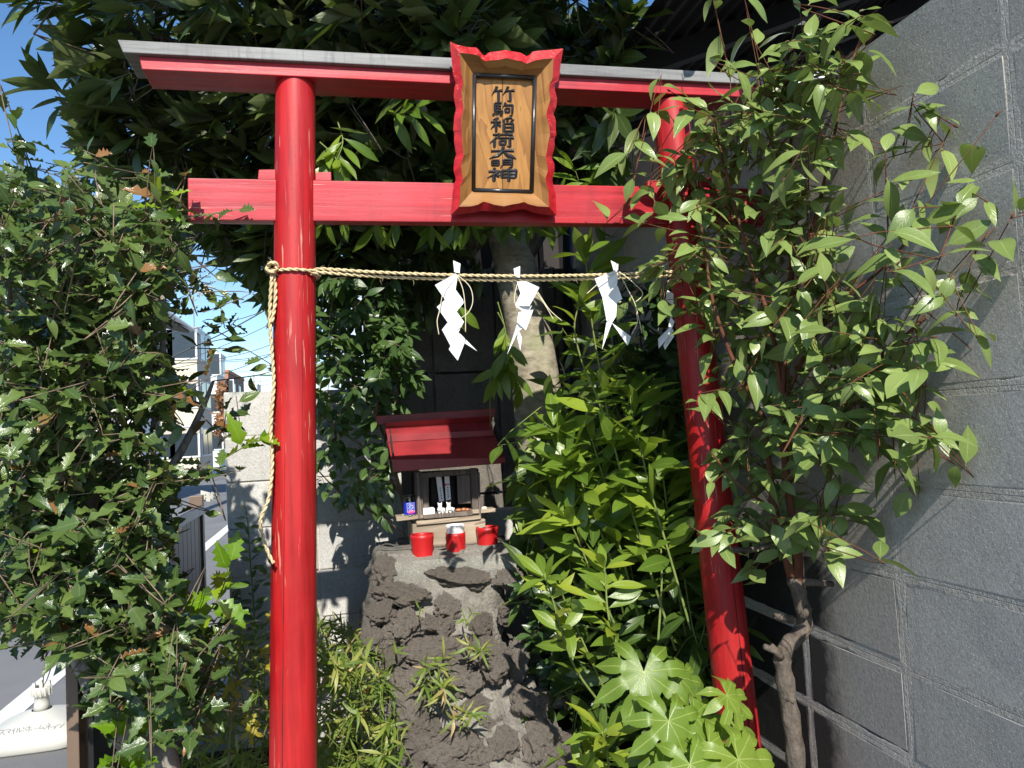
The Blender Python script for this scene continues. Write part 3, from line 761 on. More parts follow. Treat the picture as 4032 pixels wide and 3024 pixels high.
# pale house seen through the gaps behind the shrine, and beyond the wall top
def slab_house(name, label, px0, px1, pyt, pyb, Y, mat):
    a = at(px0, pyt, Y); c = at(px1, pyt, Y)
    t = thing(name, label, 'house', ((a.x+c.x)/2, Y, 0)); H = max(a.z, c.z)
    n = int(H/.32)
    for k in range(n):
        b = MB(); b.hexa([(a.x, Y+.03, k*.32), (c.x, Y+.03, k*.32), (c.x, Y+3, k*.32), (a.x, Y+3, k*.32),
                          (a.x, Y+.05, k*.32+.315), (c.x, Y+.05, k*.32+.315), (c.x, Y+3, k*.32+.315), (a.x, Y+3, k*.32+.315)])
        b.build('cladding_board', mat, t)
    b = MB(); b.box((c.x-.02, Y-.05, 0), (c.x+.10, Y+.02, H)); b.build('corner_trim', M['white_wall'], t)
    return t
slab_house('clad_house', 'pale blue clad house glimpsed through leaves between the left post and the tree', 1262, 1600, 1020, 1700, 9, M['pale_blue'])
slab_house('neighbour_house', 'pale house corner seen in the sliver between wall top and shed roof', 3020, 3700, 60, 500, 9, M['white_wall'])

# utility poles, lamp, aerial, wires
def pole(name, label, px0, px1, Y, pyt, mat, bands=True, group=None):
    a = at((px0+px1)/2, 1000, Y); r = abs(at(px1, 1000, Y).x-at(px0, 1000, Y).x)/2; top = at((px0+px1)/2, pyt, Y).z
    t = thing(name, label, 'utility pole', (a.x, Y, 0), group)
    b = MB(); b.lathe((a.x, Y, 0), [(r*1.1, 0), (r, top*.5), (r*.92, top)], 20); b.build('shaft', mat, t, smooth=True)
    if bands:
        for q in (.36, .44, .66, .83):
            b = MB(); b.lathe((a.x, Y, top*q), [(r*1.04, 0), (r*1.06, .01), (r*1.06, .07), (r*1.04, .08)], 20); b.build('steel_band', M['steel'], t, smooth=True)
        b = MB(); b.tube([(a.x+r*.5, Y-r, top*.72), (a.x+r*.5, Y-r-.12, top*.72)], .03); b.build('bolt', M['steel'], t)
    return t
pole('utility_pole', 'thick grey concrete utility pole behind the leaves at upper left', 386, 452, 12.0, -700, M['concrete_pole'])
pole('utility_pole', 'thin pale far utility pole, thicker of the pair by the distant white block', 979, 987, 70, 1476, M['concrete_pole'], False)
pole('utility_pole', 'thinnest far utility pole carrying crossarms beside the distant white block', 1008, 1012, 80, 1468, M['concrete_pole'], False)
t = thing('street_lamp', 'pale green street lamp head on an arm over the far street', 'street lamp', tuple(at(1052, 1473, 30)))
p = at(1052, 1473, 30); b = MB(); b.lathe((0, 0, 0), [(.01, 0), (.10, .08), (.14, .3), (.12, .55), (.03, .66)], 12)
b.v = [(p.x+v[2]-.33, p.y+v[1], p.z+v[0]*.6) for v in b.v]; b.build('lamp_head', M['lamp_green'], t, smooth=True)
b = MB(); b.tube([p+Vector((.3, 0, .02)), p+Vector((1.4, 0, -.25)), Vector((p.x+1.5, 30, 0))], .04, 8); b.build('arm', M['steel'], t)
t = thing('tv_aerial', 'thin television aerial on a mast above the cream apartment house', 'aerial', tuple(at(765, 1290, 31)))
a0 = at(765, 1290, 31); a1 = at(760, 1145, 31); b = MB(); b.tube([a0, a1], .022, 6); b.build('mast', M['steel'], t)
b = MB(); c0 = at(733, 1136, 31); c1 = at(784, 1154, 31); b.tube([c0, c1], .018, 5)
for k in range(7):
    q = c0.lerp(c1, k/6); b.tube([q+Vector((0, -.3, -.05)), q+Vector((0, .3, .05))], .012, 4)
b.tube([c1+Vector((0, 0, -.18)), c1+Vector((0, 0, .12))], .03, 4); b.build('antenna_boom', M['steel'], t)
wires = [((775, 1292), (1062, 1218), 1.2), ((700, 1395), (1100, 1190), 2), ((700, 1430), (1110, 1255), 1), ((868, 1412), (1110, 1340), 1), ((868, 1420), (1100, 1385), 1),
         ((868, 1475), (1120, 1368), 1.2), ((868, 1425), (1110, 1395), .8), ((900, 1465), (1080, 1440), .6), ((950, 1502), (1100, 1485), .5), ((960, 1515), (1090, 1505), .5)]
WIRE_LABELS = ['topmost overhead wire, leaving the roof of the cream apartment house', 'thickest overhead wire, rising steeply from the cream house wall to the tree', 'thin wire just under the thickest one, slanting up to the tree leaves',
 'wire from the white town house roof, highest of those left of the hanging rope', 'upper of two close flat wires by the white town house roof', 'steep wire above the brown building, rising towards the hanging rope', 'lower of two close flat wires by the white town house roof',
 'faint wire above the brown building roof', 'faint low wire just above the street lamp level', 'lowest faint wire beside the distant white block']
for (p, q, w) in wires:
    P = at(*p, 24); Q = at(*q, 24); mid = P.lerp(Q, .5)-Vector((0, 0, .06))
    d = (Q-P); b = MB(); b.tube(spline([P-d*1.2+Vector((0, 0, .2)), P, mid, Q, Q+d*1.5+Vector((0, 0, .25))], 6), .010*w, 5)
    tag(b.build('overhead_wire', M['wire']), WIRE_LABELS[wires.index((p, q, w))], 'wire', 'overhead wires across the sky gap')
# ------------------------------------------------------------------ the red gate
gate = thing('torii_gate', 'red wooden shrine gate with a grey capped double top beam and one tie beam', 'gate', (.46, 2.0, 0))
def lcx(z): return -.1695+z*.0377
def rcx(z): return 1.0955-z*.0479
def prad(z): return .0605-.0042*z
def pillar(cx, y=2.0, top=2.366):
    b = MB(); n = 40; rg = random.Random(int(cx(0)*100)); zs = [top*i/14 for i in range(15)]
    for z in zs:
        for k in range(n):
            a = 2*PI*k/n; r = prad(z)*(1+.010*noise.noise(Vector((math.cos(a)*1.5, math.sin(a)*1.5, z*1.2+cx(0)*9))))
            b.v.append((cx(z)+r*math.cos(a), y+r*math.sin(a), z))
    for i in range(14):
        for k in range(n):
            k2 = (k+1) % n; b.f.append((i*n+k, i*n+k2, (i+1)*n+k2, (i+1)*n+k)); b.m.append(0)
    return b.build('pillar', M['pillar'], gate, smooth=True)
pillar(lcx); pillar(rcx)
# long drying cracks along the posts, set a hair inside the paint as narrow dark slits
M['crack'] = m_plain('dark_crack', (.03, .008, .008), .9, .2, 10, 0)
def crack(cx, z0, z1, ang, seed, w=.0011):
    rg = random.Random(seed); b = MB(); n = 40; vs = []
    for i in range(n+1):
        z = z0+(z1-z0)*i/n; a = ang+.09*(i/n)+.012*noise.noise(Vector((z*14, seed, 0))); r = prad(z)*1.006
        ww = w*math.sin(PI*min(1, max(.02, i/n)))*rg.uniform(.35, 1.3)/r
        for s in (-1, 1): vs.append((cx(z)+r*math.cos(a+s*ww), 2.0+r*math.sin(a+s*ww), z))
    b.add(vs, [(2*i, 2*i+1, 2*i+3, 2*i+2) for i in range(n)]); b.build('crack', M['crack'], gate)
crack(lcx, .0, 1.55, -2.02, 3); crack(rcx, .0, 1.35, -1.55, 4, .0016); crack(rcx, .3, 2.2, -1.1, 9, .0008); crack(lcx, .9, 2.2, -1.2, 12, .0005)
def tilt(x): return .006*(x+.46)
# grey cap beam (kasagi): ends cut on the slant
x0, x1 = -.490, 1.372
b = MB(); z0, z1 = 2.397, 2.428
b.hexa([(x0+.012, 1.93, z0+tilt(x0)), (x1-.012, 1.93, z0+tilt(x1)), (x1-.012, 2.07, z0+tilt(x1)), (x0+.012, 2.07, z0+tilt(x0)),
        (x0, 1.93, z1+tilt(x0)), (x1, 1.93, z1+tilt(x1)), (x1, 2.07, z1+tilt(x1)), (x0, 2.07, z1+tilt(x0))])
b.build('cap_beam', M['silver'], gate, bevel=.0025)
# red under-beam (shimaki)
x0, x1 = -.446, 1.325
b = MB(); z0, z1 = 2.364, 2.3965
b.hexa([(x0+.006, 1.945, z0+tilt(x0)), (x1-.006, 1.945, z0+tilt(x1)), (x1-.006, 2.055, z0+tilt(x1)), (x0+.006, 2.055, z0+tilt(x0)),
        (x0, 1.945, z1+tilt(x0)), (x1, 1.945, z1+tilt(x1)), (x1, 2.055, z1+tilt(x1)), (x0, 2.055, z1+tilt(x0))])
b.build('top_beam', M['beam'], gate, bevel=.002)
# tie beam through both posts
b = MB(); b.hexa([(-.350, 1.978, 2.000), (1.248, 1.978, 2.002), (1.248, 2.018, 2.002), (-.350, 2.018, 2.000), (-.348, 1.978, 2.106), (1.250, 1.978, 2.112), (1.250, 2.018, 2.112), (-.348, 2.018, 2.106)])
b.build('tie_beam', M['beam'], gate, bevel=.002)
# wedges on the tie beam
for (p, q) in (((1014, 668), (1088, 708)), ((1240, 678), (1305, 712)), ((2548, 710), (2590, 738)), ((2760, 700), (2805, 738))):
    a = at(*p, 1.985); c = at(*q, 1.985); zt = 2.108+.0025*(c.x+.35)
    b = MB(); b.hexa([(a.x, 1.984, zt), (c.x, 1.984, zt), (c.x, 2.013, zt), (a.x, 2.013, zt), (a.x+.003, 1.985, a.z), (c.x, 1.985, a.z+.002), (c.x, 2.012, a.z+.002), (a.x+.003, 2.012, a.z)])
    b.build('wedge', M['beam'], gate, bevel=.0015)

# ------------------------------------------------------------------ carved name plaque, leaning forward
plaque = thing('name_plaque', 'wooden name plaque with scalloped red rim and seven black characters, fixed on the gate', 'plaque', tuple(at(1985, 830, 1.93)))
c_bot = at(1984, 849, 1.926); c_top = at(1994, 177, 1.852)
pv = (c_top-c_bot).normalized(); pu = Vector((1, 0, .004)); pu = (pu-pv*pu.dot(pv)).normalized(); pn = pu.cross(pv)       # points at the viewer
if pn.y > 0: pn = -pn
def pl(s, t, n=0.0):
    """plaque drawing coordinates -> point of the plane lying n behind (negative) or before the rim plane"""
    r = ray(1750+s/2.272, 150+t/2.272); o = c_bot+pn*n
    return CAM+r*((o-CAM).dot(pn)/r.dot(pn))
B_l = [(48,30),(62,180),(78,330),(95,385),(100,405),(90,440),(82,520),(95,590),(105,640),(88,690),(82,780),(78,830),(90,850),(85,930),(98,1000),(105,1045),(85,1100),(82,1190),(95,1230),(103,1260),(88,1300),(72,1390),(65,1480),(55,1588)]
A_l = [(135,132),(145,250),(152,330),(165,375),(168,410),(152,470),(160,560),(172,625),(152,720),(155,850),(162,960),(172,1050),(148,1130),(158,1215),(165,1265),(140,1330),(140,1420),(130,1508)]
B_t = [(48,30),(100,55),(200,80),(290,85),(315,115),(345,150),(365,160),(385,135),(410,125),(480,118),(555,105),(600,118),(680,130),(715,150),(735,165),(760,150),(790,120),(850,112),(950,105),(1063,93)]
A_t = [(135,132),(230,140),(310,155),(330,185),(365,205),(400,200),(480,195),(555,178),(620,195),(690,205),(735,230),(775,215),(830,195),(900,185),(975,180)]
B_b = [(55,1588),(150,1575),(280,1560),(320,1545),(400,1550),(480,1550),(530,1560),(600,1545),(660,1535),(720,1530),(790,1560),(880,1578),(1003,1588)]
A_b = [(130,1508),(240,1505),(300,1490),(350,1462),(400,1475),(440,1490),(530,1505),(620,1485),(670,1478),(710,1465),(750,1485),(830,1505),(935,1510)]
B_r = [(1063,93),(1040,230),(1030,330),(1020,385),(990,420),(985,455),(995,490),(1008,540),(1000,620),(985,650),(975,680),(998,740),(995,820),(1003,865),(985,900),(985,980),(970,1030),(960,1070),(985,1130),(985,1190),(970,1240),(965,1270),(975,1320),(995,1400),(1000,1500),(1003,1588)]
A_r = [(975,180),(970,300),(965,370),(940,410),(935,470),(950,540),(920,640),(912,690),(935,780),(945,860),(925,950),(918,1010),(905,1060),(920,1140),(925,1190),(905,1250),(910,1300),(930,1370),(935,1510)]
I_TL, I_TR, I_BR, I_BL = (258,322), (818,346), (788,1385), (250,1368)
def strip(A_, B_, i0, i1, wood):
    n = 64; A2 = resample([(x, y) for x, y in A_], n); B2 = resample([(x, y) for x, y in B_], n); b = MB()
    I2 = resample([i0, i1], n)
    rows_ = [[pl(*I2[k], -.034) for k in range(n)], [pl(*A2[k], 0) for k in range(n)], [pl(*B2[k], -.016) for k in range(n)], [pl(*B2[k], -.030) for k in range(n)], [pl(*I2[k], -.050) for k in range(n)]]
    for rr in rows_: b.v.extend(tuple(p) for p in rr)
    for j in range(4):
        for k in range(n-1):
            b.f.append((j*n+k, j*n+k+1, (j+1)*n+k+1, (j+1)*n+k)); b.m.append(0 if j in (0,) else (1 if j in (1, 2) else 0))
    b.build('frame_board', [wood, M['red_edge']], plaque)
strip(A_l, B_l, I_TL, I_BL, M['oak']); strip(A_r, B_r, I_TR, I_BR, M['oak']); strip(A_t, B_t, I_TL, I_TR, M['oak_x']); strip(A_b, B_b, I_BL, I_BR, M['oak_x'])
# panel of two boards with a gap, black moulding
for q in (((268,335),(518,345),(516,1375),(258,1360)), ((522,345),(806,352),(778,1375),(520,1375))):
    b = MB(); b.hexa([pl(*q[3], -.052), pl(*q[2], -.052), pl(*q[1], -.052), pl(*q[0], -.052), pl(*q[3], -.042), pl(*q[2], -.042), pl(*q[1], -.042), pl(*q[0], -.042)])
    b.build('panel_board', M['oak_panel'], plaque)
b = MB(); b.hexa([pl(255,1368,-.060), pl(785,1380,-.060), pl(815,350,-.060), pl(262,325,-.060), pl(255,1368,-.053), pl(785,1380,-.053), pl(815,350,-.053), pl(262,325,-.053)]); b.build('backing', M['dark_wood'], plaque)
for p, q in ((I_TL, I_TR), (I_TR, I_BR), (I_BR, I_BL), (I_BL, I_TL)):
    cx_, cy_ = 530, 855; sh = lambda s: (s[0]+(cx_-s[0])*.030, s[1]+(cy_-s[1])*.016)
    b = MB(); b.tube([pl(*sh(p), -.034), pl(*sh(q), -.034)], .0062, 10); b.build('moulding', M['black'], plaque, smooth=True)

def stroke_mesh(b, pts, w, f, th=.002):
    """one brush stroke: a raised ribbon of varying width; f maps drawing coordinates and height to space"""
    P = resample(pts, max(8, 7*len(pts))); n = len(P); vs = []
    for i in range(n):
        d = P[min(i+1, n-1)]-P[max(i-1, 0)]; d = d/(np.linalg.norm(d)+1e-9); nr = np.array([-d[1], d[0]]); t = i/(n-1)
        ww = np.interp(t, [k/(len(w)-1) for k in range(len(w))], w)
        vs += [f(*(P[i]+nr*ww), 0), f(*(P[i]), th), f(*(P[i]-nr*ww), 0)]
    b.add(vs, [q for i in range(n-1) for q in ((3*i, 3*i+1, 3*i+4, 3*i+3), (3*i+1, 3*i+2, 3*i+5, 3*i+4))])
HZ, VT, SW, DT = (.04, .035, .06), (.05, .058, .05), (.055, .045, .008), (.02, .055, .05)
HK = (.05, .055, .055, .012); BX = (.045, .04, .055, .055)
KANJI = [
 ((422,432,628,572), [([(.24,.0),(.16,.25),(.0,.55)],SW),([(.12,.3),(.47,.26)],HZ),([(.3,.3),(.3,1.0)],VT),([(.72,.0),(.64,.28),(.48,.55)],SW),([(.6,.3),(1.0,.26)],HZ),([(.80,.3),(.81,.96),(.68,.88)],HK)]),
 ((436,576,614,700), [([(.09,.02),(.09,.64)],VT),([(.09,.04),(.43,.03)],HZ),([(.09,.24),(.4,.23)],HZ),([(.09,.43),(.4,.42)],HZ),([(.25,.03),(.25,.62)],VT),([(.07,.63),(.46,.62),(.43,.96),(.33,.92)],HK),([(.06,.72),(.0,.95)],DT),([(.15,.74),(.16,.88)],DT),([(.24,.73),(.26,.86)],DT),([(.33,.72),(.36,.83)],DT),
   ([(.62,.0),(.57,.2),(.48,.38)],SW),([(.56,.2),(.98,.2),(.95,.96),(.82,.9)],HK),([(.61,.42),(.63,.74)],VT),([(.61,.43),(.81,.42),(.79,.72)],BX),([(.63,.71),(.79,.70)],HZ)]),
 ((415,712,622,838), [([(.34,.0),(.22,.08),(.08,.13)],SW),([(.0,.32),(.44,.30)],HZ),([(.23,.08),(.23,1.0)],VT),([(.21,.36),(.13,.6),(.0,.78)],SW),([(.26,.4),(.42,.62)],DT),
   ([(.92,.0),(.72,.05),(.54,.09)],SW),([(.53,.16),(.58,.31)],DT),([(.70,.13),(.73,.28)],DT),([(.97,.10),(.92,.22),(.83,.31)],SW),([(.58,.42),(.58,1.0)],VT),([(.58,.43),(.95,.42),(.95,1.0)],BX),([(.58,.69),(.95,.68)],HZ),([(.58,.96),(.95,.96)],HZ)]),
 ((406,846,622,976), [([(.12,.14),(.96,.12)],HZ),([(.36,.0),(.39,.27)],DT),([(.70,.0),(.65,.27)],SW),([(.30,.28),(.18,.5),(.0,.7)],SW),([(.19,.5),(.19,1.0)],VT),([(.34,.38),(1.0,.36)],HZ),([(.83,.38),(.83,.97),(.70,.9)],HK),([(.42,.54),(.43,.84)],VT),([(.42,.55),(.65,.54),(.63,.82)],BX),([(.43,.81),(.63,.80)],HZ)]),
 ((402,968,642,1078), [([(.06,.40),(.92,.34)],HZ),([(.52,.0),(.48,.4),(.32,.75),(.0,.98)],(.055,.06,.05,.01)),([(.50,.42),(.68,.74),(1.0,1.0)],(.02,.06,.075,.01))]),
 ((424,1088,610,1160), [([(.02,.08),(.02,.72)],VT),([(.02,.10),(.32,.09),(.32,.72)],BX),([(.02,.4),(.32,.39)],HZ),([(.02,.69),(.32,.68)],HZ),([(.56,.0),(.55,.6),(.40,1.0)],SW),([(.56,.02),(.97,.0),(.97,.96),(.82,.9)],HK),([(.56,.30),(.95,.29)],HZ),([(.56,.57),(.95,.56)],HZ)]),
 ((384,1164,640,1280), [([(.20,.0),(.28,.12)],DT),([(.04,.27),(.42,.24),(.22,.52),(.0,.72)],(.04,.045,.04,.01)),([(.23,.46),(.23,1.0)],VT),([(.29,.5),(.42,.64)],DT),([(.50,.17),(.52,.74)],VT),([(.50,.19),(1.0,.17),(.97,.72)],BX),([(.52,.45),(.97,.44)],HZ),([(.52,.70),(.96,.69)],HZ),([(.75,.0),(.75,1.0)],VT)]),
]
for (x0, y0, x1, y1), strokes in KANJI:
    b = MB(); asp = (x1-x0)/(y1-y0)
    for pts, w in strokes:
        P = [(p[0], p[1]/asp) for p in pts]
        stroke_mesh(b, P, [q*1.22 for q in w], lambda s, t, n: pl(x0+s*(x1-x0), y0+t*(x1-x0), -.0412+n), .0026)
    b.build('character', M['black'], plaque)

# ------------------------------------------------------------------ straw rope tied round the posts
rope = thing('straw_rope', 'twisted straw rope stretched double between the two red posts, tail hanging at left', 'rope', (.4, 1.94, 1.97))
def twisted(name, path, r, pitch=.018, n=2, fray=60, seed=1):
    P = [Vector(p) for p in resample(path, max(30, int(sum((Vector(a)-Vector(c)).length for a, c in zip(path, path[1:]))/.0028)))]
    b = MB(); rg = random.Random(seed); L = 0
    for s in range(n):
        q = []; L = 0; u = None
        for i, p in enumerate(P):
            t = (P[min(i+1, len(P)-1)]-P[max(i-1, 0)]).normalized()
            u = t.orthogonal().normalized() if u is None else (u-t*u.dot(t)).normalized()
            w = t.cross(u); a = 2*PI*L/pitch/n*1.0+2*PI*s/n
            q.append(p+(u*math.cos(a)+w*math.sin(a))*r*.5)
            if i < len(P)-1: L += (P[i+1]-p).length
        b.tube(q, r*.62, 6)
    for k in range(fray):
        i = rg.randrange(2, len(P)-3); p = P[i]; t = (P[i+1]-P[i-1]).normalized()
        d = (t*rg.choice((-1, 1))+jit(rg, .55)).normalized(); l = rg.uniform(.006, .018)
        b.tube([p+d*r*.5, p+d*l*.6+jit(rg, .001), p+d*l+jit(rg, .003)], [.0005, .0004, .0002], 3, cap=False)
    return b.build(name, M['rope'], rope, smooth=True)
Lp = [at(1260, 1058, 1.945), at(1500, 1073, 1.93), at(1780, 1083, 1.925), at(2040, 1087, 1.925), at(2300, 1084, 1.93), at(2560, 1075, 1.94), at(2640, 1070, 1.945)]
L2 = [at(1255, 1072, 1.945), at(1500, 1090, 1.94), at(1780, 1100, 1.935), at(2040, 1104, 1.935), at(2300, 1099, 1.94), at(2560, 1090, 1.945), at(2650, 1086, 1.95)]
zl = at(1165, 1056, 1.94).z; zr_ = at(2680, 1072, 1.94).z
def wrap(cx, z, a0, a1, n=14, dz=0.0, extra=.006): return [Vector((cx(z)+(prad(z)+extra)*math.cos(a0+(a1-a0)*i/n), 2.0+(prad(z)+extra)*math.sin(a0+(a1-a0)*i/n), z+dz*i/n)) for i in range(n+1)]
twisted('cord', wrap(lcx, zl, PI*1.02, PI*1.72, dz=-.004)+spline(Lp, 10)+wrap(rcx, zr_, PI*1.35, PI*2.4), .0044, fray=70, seed=1)
twisted('cord', wrap(lcx, zl-.010, PI*2.55, PI*1.75)+spline(L2, 10)+wrap(rcx, zr_-.012, PI*1.3, PI*.7), .0044, fray=50, seed=2)
K = at(1072, 1056, 1.955)
tail = [K, at(1068, 1120, 1.95), at(1062, 1250, 1.95), at(1072, 1400, 1.95), at(1078, 1520, 1.95), at(1066, 1680, 1.95), at(1072, 1830, 1.95), at(1058, 1960, 1.94), at(1026, 2050, 1.935), at(1040, 2130, 1.935), at(1062, 2190, 1.935), at(1078, 2218, 1.935)]
twisted('tail', spline(tail, 8), .0045, fray=50, seed=3)
twisted('tail', spline([K, at(1084, 1130, 1.96), at(1082, 1200, 1.957), at(1070, 1270, 1.952)], 8), .0048, fray=12, seed=4)
kn = [K+Vector((.012*math.cos(a)*(1+.3*math.sin(2*a)), -.006+.008*math.sin(2.3*a), .012*math.sin(a))) for a in [i*.5 for i in range(26)]]
twisted('knot', kn, .0048, fray=26, seed=5)

# zigzag paper streamers
M['straw_tie'] = m_plain('pale_straw', (.62, .54, .36), .8, .15, 30, .1)
def streamer(label, quads, ties, Y, tabs):
    """quads: folded panels from top to bottom, as corner pixels with a depth offset each"""
    c = at(*quads[0][0][:2], Y); t = thing('paper_streamer', label, 'paper streamer', tuple(c), 'zigzag paper streamers hanging from the rope')
    for q in tabs+quads:
        dz = [p[2] if len(p) > 2 else 0 for p in q]
        P = [at(p[0], p[1], Y+d) for p, d in zip(q, dz)]; n_ = (P[1]-P[0]).cross(P[2]-P[0]).normalized()*.0004
        b = MB(); k = len(P); N_ = 4 if k == 4 else 1
        if k == 4:                                                    # a slightly bowed sheet
            g = []
            for side in (0, 1):
                for j in range(6):
                    for i in range(6):
                        u, v = i/5, j/5; p = P[0].lerp(P[1], u).lerp(P[3].lerp(P[2], u), v); bow = .003*math.sin(PI*u)*math.sin(PI*v)
                        g.append(p+n_*(1 if side else -1)+n_.normalized()*bow)
            f = []
            for side in (0, 1):
                for j in range(5):
                    for i in range(5):
                        a = side*36+j*6+i; ff = (a, a+1, a+7, a+6); f.append(ff if side else tuple(reversed(ff)))
            b.add(g, f)
        else:
            b.add([p+n_ for p in P]+[p-n_ for p in P], [tuple(range(k)), tuple(reversed(range(k, 2*k)))])
        b.build('paper_fold', M['paper'], t)
    for path in ties:
        b = MB(); b.tube(spline([at(p[0], p[1], Y-.006-(p[2] if len(p) > 2 else 0)) for p in path], 6), [.0013]*(6*(len(path)-1)+1), 5); b.build('straw_tie', M['straw_tie'], t, smooth=True)
def z1(x, y, d=0): return (1650+x/2.1067, 1000+y/2.1067, d)
streamer('leftmost paper streamer, the longest, with five crisp zigzag folds',
 [[z1(300,160),z1(322,180,.003),z1(214,380,.008),z1(132,258,-.004)], [z1(318,190,.004),z1(322,182),z1(300,300),z1(214,380,.01)], [z1(305,298,-.004),z1(377,398,.004),z1(236,565,0),z1(148,440,-.008)], [z1(310,476,.004),z1(372,562,.010),z1(264,768,.006),z1(190,628,-.004)], [z1(320,648,-.004),z1(376,740,.012),z1(320,884,.004),z1(247,792,-.006)], [z1(322,648,.0),z1(374,738,.010),z1(482,806,.03),z1(345,665,.02)]],
 [[z1(300,175),z1(215,260,.01),z1(170,470,.012),z1(150,560,.01),z1(165,670,.008)], [z1(318,180),z1(365,300,.008),z1(384,470,.01),z1(385,648,.01)], [z1(322,178),z1(420,270,.01),z1(446,390,.01),z1(405,490,.01),z1(318,545,.014)]], 1.918,
 [[z1(283,54),z1(343,80),z1(336,158),z1(292,150)]])
streamer('second paper streamer from the left, narrow and turned edgewise before the tree trunk',
 [[z1(812,230),z1(890,226,.002),z1(998,278,.006),z1(842,330,-.006)], [z1(842,326,-.006),z1(996,280,.006),z1(915,432,0),z1(794,428,-.01)], [z1(796,430,-.012),z1(936,428,.01),z1(910,482,.012),z1(850,470,.0)], [z1(826,482,.0),z1(948,462,.012),z1(886,634,.006),z1(812,565,-.004)], [z1(815,570,0),z1(868,610,.008),z1(824,640,.004),z1(732,832,.03)], [z1(822,628,.004),z1(852,690,.0),z1(840,800,-.008),z1(815,700,-.004)]],
 [[z1(815,250),z1(790,370,.008),z1(815,470,.006)], [z1(975,320),z1(1050,430,.01),z1(1115,545,.01)], [z1(985,315),z1(1080,460,.012),z1(1185,555,.012)]], 1.922,
 [[z1(784,122),z1(838,100),z1(836,196),z1(795,190)]])
streamer('third paper streamer from the left, bent sideways behind the sapling top',
 [[z1(1640,132),z1(1652,190,.004),z1(1520,360,0),z1(1457,204,-.006)], [z1(1650,170,.004),z1(1640,270,.006),z1(1560,330,.004),z1(1520,360,0)], [z1(1645,262,.002),z1(1686,372,.008),z1(1638,408,.006),z1(1520,358,-.004)], [z1(1520,362,-.004),z1(1640,404,.006),z1(1636,508,.008),z1(1556,556,-.004)], [z1(1600,570),z1(1640,508,.01),z1(1556,556,0),z1(1518,792,.01)], [z1(1600,572,.002),z1(1652,610,.01),z1(1758,686,.02),z1(1732,760,.02)]],
 [[z1(1640,150),z1(1520,220,.01),z1(1392,330,.02)], [z1(1655,150),z1(1740,310,.01),z1(1800,440,.012),z1(1850,660,.012)], [z1(1660,148),z1(1780,240,.012),z1(1856,330,.012),z1(1798,398,.014)], [z1(1800,450,.01),z1(1810,570,.01),z1(1764,664,.01)]], 1.925,
 [[z1(1590,54),z1(1652,84),z1(1650,134),z1(1614,138)]])
streamer('rightmost paper streamer, mostly hidden behind the right red post',
 [[z1(2060,300,.01),z1(2110,330),z1(2110,440),z1(2044,380,.01)], [z1(2084,520,.01),z1(2120,560),z1(2090,640),z1(2040,780,.01)], [z1(2090,596,.01),z1(2112,640),z1(1988,784,.0),z1(1982,706,.0)], [z1(2080,640,.01),z1(2118,680),z1(2040,795,.01),z1(2026,760,.01)]],
 [[z1(2030,290),z1(2006,410,.005),z1(2004,570,.005)], [z1(2040,290),z1(2020,470,.01),z1(1994,520,.01)]], 1.955,
 [[z1(2018,96),z1(2046,84),z1(2044,120),z1(2020,130)]])
# ------------------------------------------------------------------ lava stone pedestal
def pp(s, t, Y): return at(1300+s/1.62, 2000+t/1.62, Y+.04)
def pedY(t): return 2.775-.36*(t-330)/1300
ped = thing('stone_pedestal', 'rough pedestal of dark lava rocks in cement with a concrete slab, under the small shrine', 'pedestal', (.40, 2.9, 0))
edges = [(300, 300, 1190), (500, 270, 1190), (700, 235, 1180), (850, 215, 1180), (1000, 190, 1190), (1150, 200, 1330), (1300, 230, 1440), (1480, 250, 1540), (1700, 250, 1600), (2100, 230, 1680)]
b = MB(); N_ = 56; rings = []
for t, s0, s1 in [(q[0], 700+(q[1]-700)*.97, 700+(q[2]-700)*.96) for q in resample(edges, 44)]:
    Y = pedY(t); a = pp(s0, t, Y+.06); c = pp(s1, t, Y+.06); rx = (c.x-a.x)/2; cx_ = (a.x+c.x)/2; yc = 3.05; ry = yc-Y-.066
    for k in range(N_):
        an = 2*PI*k/N_; ca, sa = math.cos(an), math.sin(an); e = .62
        x = cx_+rx*math.copysign(abs(ca)**e, ca); y = yc+ry*math.copysign(abs(sa)**e, sa)
        p = Vector((x, y, a.z)); d = .034*noise.fractal(p*9, .9, 2, 5)+.012*noise.fractal(p*34, .9, 2, 3)
        b.v.append((x+ca*d, y+sa*d, a.z+d*.4))
for i in range(43):
    for k in range(N_):
        k2 = (k+1) % N_; b.f.append((i*N_+k2, i*N_+k, (i+1)*N_+k, (i+1)*N_+k2)); b.m.append(0)
b.f.append(tuple(range(N_))); b.m.append(0)
b.build('mortar', M['cement'], ped, smooth=True)
